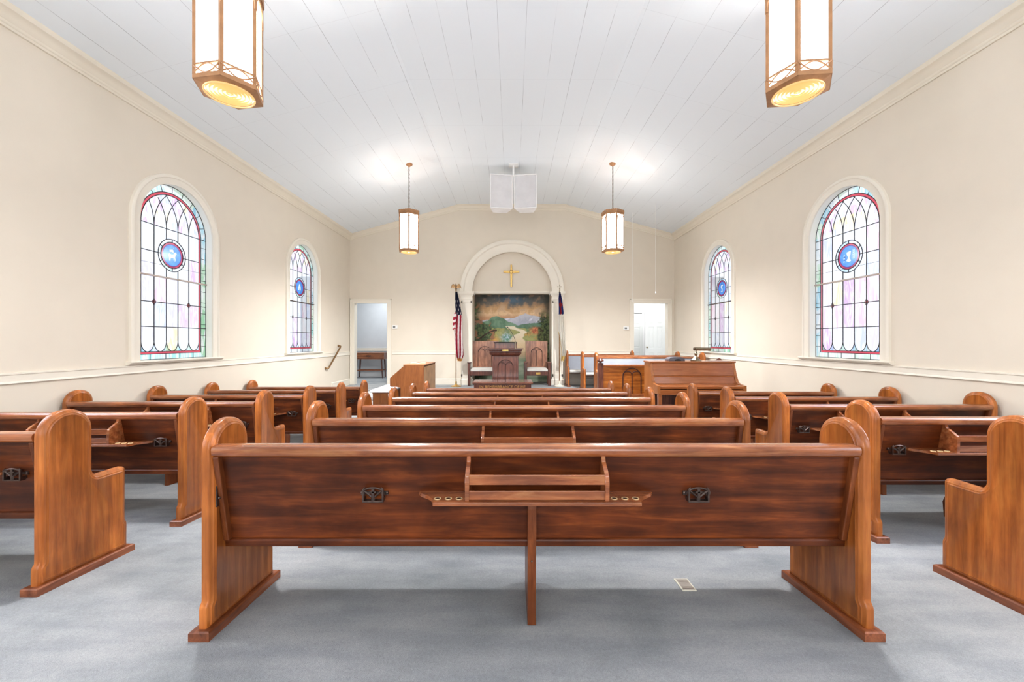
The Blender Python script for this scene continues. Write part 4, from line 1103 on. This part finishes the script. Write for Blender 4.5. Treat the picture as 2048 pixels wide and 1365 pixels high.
cloth('flag_fold', t, [(0, 1.95, -0.015, 0.02), (0.15, 1.90, -0.06, 0.02), (1.0, 1.50, -0.09, -0.01)], us2, (0, -0.06, 0), 1, 0.01, 12, 30)
t = flag_pole('church_flag', 'white flag with blue corner and red cross hanging on a pole right of the arch', 1.255, 10.6, 2.52, 'cross')
BLUE = srgb(46, 62, 128); CREAM = srgb(240, 236, 226); YEL = srgb(236, 212, 140)
def cf(u, v):
    if v < 0.34:
        if (0.38 < u < 0.62 and v > 0.08) or (0.17 < v < 0.22 and 0.1 < u < 0.9): return srgb(170, 40, 52)
        return BLUE
    if v > 0.94 or (u < 0.06 and v > 0.6): return YEL
    return CREAM
cloth('flag_cloth', t, [(0, 2.50, -0.01, 0.03), (0.1, 2.32, -0.03, 0.07), (0.33, 1.93, -0.02, 0.11), (0.5, 1.65, -0.02, 0.13), (0.62, 1.42, -0.02, 0.16), (0.75, 1.2, 0.02, 0.17), (0.9, 0.9, 0.05, 0.19), (1.0, 0.68, 0.04, 0.12)], cf, (0, -0.02, 0), 3, 0.03)

# ------------------------------------------------------------------ organ and bench
zo = fz(8.9)
t = thing('electric_organ', 'sloped wooden organ console seen from its side, left of the chancel', 'organ', (-1.85, 8.40, zo))
OL = 1.25; base = 0.0
sp = [(-0.48, 0.0), (0.0, 0.0), (0.0, 1.225), (-0.42, 1.225), (-0.715, 0.965), (-0.715, 0.80), (-0.49, 0.77)]
for y0 in (0, OL-0.03):
    g = G(); g.prism(sp, 'y', y0, y0+0.03, 0.003); g.build('end_panel', 'organ', t)
g = G(); g.box(-0.02, 0.0, 0.03, OL-0.03, 0.10, 1.20); g.build('back_panel', 'organback', t)
g = G()
for k in range(14): g.box(-0.001, 0.004, 0.12+0.07*k, 0.14+0.07*k, 0.14, 0.36)
g.build('speaker_slot', 'black', t)
g = G(); g.box(-0.44, 0.01, 0.0, OL, 1.225, 1.245, 0.004); g.build('lid', 'organ', t)
g = G(); g.box(-0.71, -0.05, 0.03, OL-0.03, 0.78, 0.82); g.box(-0.48, -0.46, 0.03, OL-0.03, 0.1, 0.80)
g.prism([(-0.42, 1.20), (-0.46, 1.18), (-0.40, 0.98), (-0.05, 0.98), (-0.05, 1.2)], 'y', 0.03, OL-0.03); g.build('case', 'organ', t)
g = G(); g.box(-0.70, -0.42, 0.06, OL-0.06, 0.83, 0.87, 0.003); g.box(-0.60, -0.40, 0.06, OL-0.06, 0.91, 0.93, 0.003); g.build('keyboard', 'white', t)
g = G()
for k in range(12): g.box(-0.75, -0.3, 0.12+0.08*k, 0.15+0.08*k, 0.06, 0.09, 0.004)
g.build('pedal', 'black', t)
g = G(); g.box(-0.52, 0.0, 0.0, OL, 0.0, 0.04); g.build('plinth', 'organ', t)
# open music lying on the organ
t = thing('open_hymnal', 'pale open book lying on the organ lid', 'book', (-2.07, 8.85, zo+1.245), 0.2)
for s_ in (-1, 1):
    g = G(); g.loft([[(x, yv, z0+0.02*math.sin(min(1, abs(x)/0.16)*PI*0.8)+0.006) for x in [s_*0.16*k/6 for k in range(7)]]+[(x, yv, z0) for x in [s_*0.16*k/6 for k in range(6, -1, -1)]] for yv, z0 in ((-0.12, 0.0), (0.12, 0.0))])
    g.build('page_block', 'page', t, True)
t = thing('organ_bench', 'wooden organ bench with a thick white cushion', 'bench', (-2.80, 8.50, fz(8.8)))
for y0 in (0, 1.08):
    g = G(); g.box(-0.16, 0.16, y0, y0+0.03, 0, 0.63, 0.004); g.build('bench_end', 'organ', t)
g = G(); g.box(-0.17, 0.17, 0.0, 1.11, 0.615, 0.645, 0.004); g.build('bench_top', 'organ', t)
g = G(); g.loft([[(-0.21+i_, -0.05+i_, z), (0.21-i_, -0.05+i_, z), (0.21-i_, 1.15-i_, z), (-0.21+i_, 1.15-i_, z)] for i_, z in ((0.01, 0.645), (0, 0.66), (0.005, 0.685), (0.04, 0.705), (0.12, 0.715))])
g.build('cushion', 'whitecloth', t, True)

# ------------------------------------------------------------------ piano
t = thing('upright_piano', 'brown wooden upright piano with closed fallboard in front of the choir', 'piano', (2.38, 7.20, -0.44))
PWD = 1.46
# local y negative = toward the camera
side = [(0.0, 0.0), (0.0, 1.265), (-0.30, 1.265), (-0.37, 1.045), (-0.385, 1.03)] + [(-0.40, 1.0), (-0.415, 0.955), (-0.44, 0.93), (-0.50, 0.915), (-0.66, 0.905), (-0.66, 0.775), (-0.36, 0.755), (-0.34, 0.0)]
for x0 in (0, PWD-0.045):
    g = G(); g.prism(side, 'x', x0, x0+0.045, 0.004); g.build('side_panel', 'pianoside', t)
g = G(); g.box(-0.012, PWD+0.012, -0.325, 0.01, 1.262, 1.29, 0.006); g.build('lid', 'piano', t)
g = G(); g.prism([(-0.28, 1.262), (-0.30, 1.262), (-0.365, 1.055), (-0.345, 1.05)], 'x', 0.045, PWD-0.045); g.build('upper_panel', 'piano', t)
g = G(); g.box(0.03, PWD-0.03, -0.385, -0.33, 1.03, 1.052, 0.004); g.build('music_ledge', 'piano', t)
g = G(); g.prism([(-0.35, 1.035), (-0.366, 1.035), (-0.400, 0.918), (-0.61, 0.900), (-0.632, 0.890), (-0.632, 0.850), (-0.35, 0.850)], 'x', 0.046, PWD-0.046, 0.003); g.build('fallboard', 'piano', t)
g = G(); g.box(0.045, PWD-0.045, -0.655, -0.63, 0.772, 0.838, 0.004); g.box(0.02, PWD-0.02, -0.65, -0.30, 0.755, 0.80, 0.004); g.build('key_bed', 'piano', t)
g = G(); g.box(0.045, PWD-0.045, -0.30, -0.28, 0.05, 0.76); g.box(0.045, PWD-0.045, -0.02, 0.0, 0.05, 1.26); g.build('lower_panel', 'dark', t)
for x in (0.02, PWD-0.08):
    g = G(); g.loft([[(x+i_, -0.645+i_, z), (x+0.06-i_, -0.645+i_, z), (x+0.06-i_, -0.585-i_, z), (x+i_, -0.585-i_, z)] for i_, z in ((0.012, 0.02), (0.0, 0.72), (0, 0.76))]); g.build('leg', 'piano', t)
g = G(); g.box(0, PWD, -0.36, 0, 0.0, 0.05, 0.004); g.build('plinth', 'piano', t)
# things on the piano
pz = -0.44+1.29
t = thing('piano_lamp', 'brass piano lamp with a horizontal cylinder shade on the piano', 'lamp', (3.22, 7.00, pz))
g = G(); g.lathe([(0.10, 0.0), (0.10, 0.012), (0.08, 0.02), (0.05, 0.045), (0.022, 0.075), (0.012, 0.085)], n=6); g.build('base', 'nickel', t)
g = G(); g.lathe([(0.01, 0.08), (0.014, 0.09), (0.026, 0.11), (0.03, 0.125), (0.024, 0.14), (0.012, 0.155), (0.014, 0.165), (0.01, 0.175), (0.009, 0.21)], n=16); g.build('stem', 'nickel', t, True)
s_ = G(); s_.tube([(-0.03, -0.01, 0.212), (0.25, -0.01, 0.208)], 0.030, 18); s_ = s_.build('lamp_shade', 'nickel', t, True)
g = G(); g.lathe([(0.031, 0), (0.031, 0.012), (0.02, 0.022), (0.0, 0.024)], n=14, mtx=Matrix.Translation((-0.028, -0.01, 0.212)) @ Matrix.Rotation(-PI/2, 4, 'Y')); g.build('end_knob', 'chain', s_, True)
t = thing('tape_player', 'low dark grey rounded device with black arched opening on the piano', 'device', (2.86, 7.02, pz))
g = G(); g.prism([(-0.14, 0.0), (-0.138, 0.04), (-0.11, 0.062), (-0.06, 0.07), (0.06, 0.07), (0.11, 0.062), (0.138, 0.035), (0.14, 0.0)], 'y', -0.09, 0.09, 0.006); g.build('housing', 'darkgrey', t, True)
g = G(); g.prism([(-0.04, 0.008)]+arc(0.015, 0.008, 0.055, 170, 10, 8)+[(0.07, 0.008)], 'y', -0.096, -0.088); bmesh.ops.scale(g.bm, vec=(1, 1, 0.62), verts=list(g.bm.verts)); g.build('opening', 'black', t)

# ------------------------------------------------------------------ handrail, thermostats, side table, vent
t = thing('handrail', 'short brass grab rail sloping down the left wall by the steps', 'handrail', (-WX, 0, 0))
g = G()
g.tube([(0.0, 10.25, 1.075), (0.04, 10.26, 1.075), (0.062, 10.26, 1.068), (0.07, 10.22, 1.03), (0.07, 9.60, 0.565), (0.062, 9.57, 0.545), (0.03, 9.555, 0.545), (0.0, 9.55, 0.545)], 0.02, 12); g.build('rail', 'oldbrass', t, True)
for y, z in ((10.26, 1.075), (9.55, 0.545)):
    g = G(); g.lathe([(0.036, 0), (0.036, 0.006), (0.024, 0.012), (0.02, 0.014)], n=18, mtx=Matrix.Translation((0.0, y, z)) @ Matrix.Rotation(PI/2, 4, 'Y')); g.build('wall_flange', 'oldbrass', t, True)
for x, z, lb in ((-3.22, 1.585, 'small white thermostat beside the left doorway'), (3.135, 1.55, 'small white thermostat beside the right doorway')):
    t = thing('thermostat', lb, 'thermostat', (x, YB, z))
    g = G(); g.box(-0.075, 0.075, -0.028, 0, -0.05, 0.05, 0.008); g.build('housing', 'white', t)
    g = G(); g.box(-0.045, 0.02, -0.030, -0.027, -0.022, 0.022, 0.001); g.build('display', 'lcd', t)
t = thing('side_table', 'small wooden table with one drawer in the room beyond the left doorway', 'table', (-4.58, 12.86, 0))
A, B = -0.52, 0.46
M['sidetable'] = wood('side_table_wood', srgb(120, 66, 34), srgb(150, 88, 52), srgb(172, 108, 66), 'x', 'z', 1, 0.35, 0.3, 0)
g = G(); g.box(A-0.01, B+0.01, -0.01, 0.43, 0.80, 0.82, 0.004); g.build('tabletop', 'sidetable', t)
g = G(); g.box(A, B, 0, 0.42, 0.62, 0.80, 0.004); g.box(A-0.008, B+0.008, -0.008, 0.425, 0.612, 0.63, 0.003); g.build('case', 'sidetable', t)
g = G(); g.box(A+0.04, B-0.04, -0.012, 0.01, 0.655, 0.785, 0.004); dr = g.build('drawer', 'sidetable', t)
g = G(); g.tube([(-0.10, -0.015, 0.725), (-0.08, -0.03, 0.715), (-0.02, -0.034, 0.70), (0.04, -0.03, 0.715), (0.06, -0.015, 0.725)], 0.008, 6); g.tube([(-0.10, -0.018, 0.73), (0.06, -0.018, 0.73)], 0.005, 6); g.build('drawer_handle', 'iron', dr, True)
for x in (A+0.09, B-0.09):
    for y in (0.05, 0.37):
        sx = -1 if x < 0 else 1
        g = G(); g.loft([[(xx-r, yy-r, z), (xx+r, yy-r, z), (xx+r, yy+r, z), (xx-r, yy+r, z)] for xx, yy, z, r in ((x+sx*0.03, y, 0, 0.012), (x, y, 0.62, 0.022))]); g.build('leg', 'dark', t)
g = G(); g.box(A+0.05, B-0.05, 0.03, 0.08, 0.24, 0.27, 0.003); g.box(A+0.05, B-0.05, 0.34, 0.39, 0.24, 0.27, 0.003); g.build('stretcher', 'sidetable', t)
t = thing('floor_register', 'small beige metal floor vent in the carpet under the nearest centre pew', 'vent', (0.945, 2.185, fz(2.185)))
t.rotation_euler = (-math.atan(SL), 0, 0)
g = G(); g.box(-0.038, 0.038, -0.06, 0.06, 0.0, 0.004, 0.0015); g.build('frame', 'basewhite', t)
g = G(); 
for k in range(7): g.box(-0.030, 0.030, -0.052+0.0152*k, -0.041+0.0152*k, 0.003, 0.0062)
g.build('louvre', 'ventmetal', t)

# pull cords
for x, y, z, lb in ((3.08, 10.23, 2.20, 'thin white cord hanging down to the right doorway'), (3.34, 9.3, 2.36, 'thin white pull cord with small tassel hanging free of the wall')):
    t = thing('pull_cord', lb, 'cord', (x, y, z))
    g = G(); g.tube([(0, 0, 0), (0, 0, cz(x)-z)], 0.0035, 6); g.build('cord', 'white', t)
    if y < 10:
        g = G(); g.lathe([(0.003, 0.0), (0.012, -0.02), (0.014, -0.05), (0.0, -0.055)], n=10); g.build('tassel', 'white', t, True)

# ------------------------------------------------------------------ loudspeakers
t = thing('loudspeaker_cluster', 'pair of white loudspeakers hanging from the centre of the ceiling', 'loudspeaker', (0.03, 8.35, CF))
M['grille'] = plain('white_speaker_grille', srgb(214, 212, 212), 0.8, bump=0.3, bscale=400)
M['spk'] = plain('white_speaker_box', srgb(240, 238, 236), 0.5)
g = G(); g.tube([(0, 0.1, 0.0), (0, 0.1, -0.25)], 0.02, 10); g.box(-0.1, 0.1, 0.0, 0.2, -0.03, 0.0, 0.004); g.build('mount', 'white', t, True)
for s_ in (-1, 1):
    mt = Matrix.Translation((s_*0.255, 0.12, -0.56)) @ Matrix.Rotation(math.radians(-s_*8), 4, 'Z')
    g = G()
    lo = [(-0.235, 0), (0.235, 0), (0.15, 0.30), (-0.15, 0.30)]
    g.loft([[mt @ Vector((a_, b_, z)) for a_, b_ in lo] for z in (-0.36, 0.36)]); c = g.build('cabinet', 'spk', t)
    g = G(); g.box(-0.215, 0.215, -0.008, 0.004, -0.335, 0.335, 0.003, mt); g.build('grille', 'grille', c)
    g = G()
    for q in ((-0.24, -0.22, -0.36, 0.36), (0.22, 0.24, -0.36, 0.36), (-0.24, 0.24, 0.34, 0.36), (-0.24, 0.24, -0.36, -0.34)): g.box(q[0], q[1], -0.014, 0.004, q[2], q[3], 0.004, mt)
    g.build('front_frame', 'spk', c)

# ------------------------------------------------------------------ hanging lanterns
def lantern(x, y, z0, rot, label):
    R = 0.216; t = thing('hanging_lantern', label, 'ceiling lamp', (x, y, z0), math.radians(rot), 'bronze hexagonal lanterns')
    V = [Vector((R*math.cos(PI/3*k), R*math.sin(PI/3*k), 0)) for k in range(6)]
    def on(k, s, z, d=0.0):
        a, b = V[k], V[(k+1) % 6]; p = a+(b-a)*s; nrm = (a+b).normalized(); return Vector((p.x+nrm.x*d, p.y+nrm.y*d, z))
    H = 0.81; ZT = 0.73
    # frame
    g = G()
    for k in range(6):
        a = V[k]; ra = a.normalized(); ta = Vector((-ra.y, ra.x, 0))
        ps = [a+ra*0.004, a+ta*0.016-ra*0.012, a-ra*0.016, a-ta*0.016-ra*0.012]
        g.loft([[Vector((p.x, p.y, z)) for p in ps] for z in (0, ZT+0.02)])
        def bar(z_0, z_1, d0=0.002, d1=-0.010):
            g.loft([[on(k, s, z_0, d0), on(k, s, z_1, d0), on(k, s, z_1, d1), on(k, s, z_0, d1)] for s in (0.0, 1.0)])
        bar(0.0, 0.030, 0.004); bar(0.092, 0.104); bar(ZT-0.012, ZT+0.03, 0.004)
    g.build('frame', 'lanternmetal', t)
    g = G(); Z_ = lambda v: 0.030+0.062*v
    for k in range(6):
        up = [(0.02+0.96*i/14, 0.02+0.96*math.sin(PI*i/14)) for i in range(15)]
        dn = [(0.02+0.96*i/14, 0.98-0.96*math.sin(PI*i/14)) for i in range(15)]
        for q in (up, dn): g.tube([on(k, s, Z_(v), 0.001) for s, v in q], 0.0055, 5)
    g.build('lattice_band', 'lanternmetal', t)
    g = G()
    for k in range(6):
        ar = [on(k, 0.5-0.47*math.cos(PI*i/18), 0.615+0.10*math.sin(PI*i/18), 0.001) for i in range(19)]
        g.tube([on(k, 0.03, 0.58, 0.001)]+ar+[on(k, 0.97, 0.58, 0.001)], 0.006, 5)
    g.build('arch_tracery', 'lanternmetal', t)
    # crown with scalloped edge
    g = G()
    for k in range(6):
        n = 12; lo = []; hi = []
        for i in range(n*2+1):
            s = i/(2*n); zz = H-0.012+0.012*abs(math.sin(PI*s*5))
            lo.append(on(k, s, ZT+0.02, 0.012)); hi.append(on(k, s, zz, 0.012))
        lo2 = [on(k, i/(2*n), ZT+0.02, 0.004) for i in range(2*n+1)]; hi2 = [Vector((on(k, i/(2*n), 0, 0.004).x, on(k, i/(2*n), 0, 0.004).y, hi[i].z)) for i in range(2*n+1)]
        g.loft([lo, hi, hi2, lo2, lo], caps=False, closed=False)
    g.build('crown', 'lanternmetal', t)
    g = G()
    for k in range(6): g.tube([V[k]*0.97+Vector((0, 0, H-0.04)), V[k]*0.5+Vector((0, 0, H+0.0)), Vector((0, 0, H+0.035))], 0.004, 5)
    g.lathe([(0.0, H+0.03), (0.02, H+0.03), (0.022, H+0.045), (0.01, H+0.06), (0.0, H+0.062)], n=12); g.build('top_spider', 'lanternmetal', t, True)
    # glass panels
    for k in range(6):
        g = G(); g.loft([[on(k, 0.05, z, -0.009), on(k, 0.95, z, -0.009), on(k, 0.95, z, -0.013), on(k, 0.05, z, -0.013)] for z in (0.010, ZT)]); g.build('glass_panel', 'lampglass' if y < 5 else 'lampglass_far', t)
    # bottom plate with a round louvred opening
    g = G(); RO = 0.155
    hexp = []; n = 48
    for i in range(n):
        a = 2*PI*i/n; sec = (a % (PI/3))-PI/6; rr = (R*math.cos(PI/6)-0.002)/math.cos(sec); hexp.append((rr*math.cos(a), rr*math.sin(a)))
    g.loft([[(p[0], p[1], 0.0) for p in hexp], [(RO*math.cos(2*PI*i/n), RO*math.sin(2*PI*i/n), -0.012) for i in range(n)], [(RO*math.cos(2*PI*i/n), RO*math.sin(2*PI*i/n), 0.01) for i in range(n)]], caps=False)
    g.build('bottom_plate', 'lanternmetal', t)
    g = G(); g.tube([(RO*math.cos(2*PI*i/32), RO*math.sin(2*PI*i/32), -0.016) for i in range(32)], 0.006, 6, True)
    for r in (0.02, 0.045, 0.07, 0.095, 0.12, 0.14):
        g.loft([[(rr*math.cos(2*PI*i/28), rr*math.sin(2*PI*i/28), z) for i in range(28)] for rr, z in ((r, -0.014), (r+0.004, 0.004))], caps=False)
    g.build('louvre_rings', 'louvre', t, True)
    g = G(); g.lathe([(0.0, 0.006), (RO-0.004, 0.006), (RO-0.004, 0.010), (0.0, 0.010)], n=32); g.build('diffuser', 'louvrelit', t)
    g = G(); g.lathe([(0.0, 0.60), (0.165, 0.60), (0.165, 0.604), (0.0, 0.604)], n=24); g.build('glow_blocker', 'lanternmetal', t)  # unseen disc added to block panel glow rising through the open top
    # chain and canopy
    zc = cz(x)-z0
    g = G(); z = H+0.055; k = 0
    while z < zc-0.05:
        c = Vector((0, 0, z+0.02)); ln = 0.026; rr = 0.011; ax = Vector((1, 0, 0)) if k % 2 else Vector((0, 1, 0))
        pts = [c+ax*rr*math.cos(2*PI*i/12)+Vector((0, 0, ln*math.sin(2*PI*i/12))) for i in range(12)]
        g.tube(pts, 0.0035, 5, True); z += 0.040; k += 1
    g.tube([(0.003, 0.003, H+0.05), (0.005, -0.003, zc-0.04)], 0.003, 5)
    g.build('chain', 'chain', t)
    g = G(); g.lathe([(0.0, 0.012), (0.068, 0.012), (0.07, -0.004), (0.06, -0.018), (0.035, -0.034), (0.018, -0.046), (0.01, -0.06), (0.0, -0.062)], (0, 0, zc), 24); g.build('canopy', 'lanternmetal', t, True)
    # the bulbs
    for k in range(3):
        a = 2*PI*k/3+0.4
        d = bpy.data.lights.new('bulb', 'POINT'); d.energy = 12.0 if y < 5 else 3.0; d.color = (1.0, 0.98, 0.95); d.shadow_soft_size = 0.015
        o = bpy.data.objects.new('bulb', d); COL.objects.link(o); o.parent = t; o.location = (0.10*math.cos(a), 0.10*math.sin(a), 0.64)
    d = bpy.data.lights.new('down_bulb', 'SPOT'); d.energy = 140 if y < 5 else 480; d.color = (0.98, 0.98, 1.0); d.shadow_soft_size = 0.10; d.spot_size = math.radians(176); d.spot_blend = 1.0
    o = bpy.data.objects.new('down_bulb', d); COL.objects.link(o); o.parent = t; o.location = (0, 0, -0.02)
    return t
lantern(-2.06, 2.92, 3.01, 51, 'nearest bronze lantern at the upper left, cut by the top frame edge')
lantern(2.07, 2.90, 3.01, 55, 'nearest bronze lantern at the upper right, cut by the top frame edge')
lantern(-2.075, 8.06, 3.0, 44, 'far bronze lantern on a chain above the left side of the chancel')
lantern(2.03, 8.06, 3.0, 38, 'far bronze lantern on a chain above the right side of the chancel')
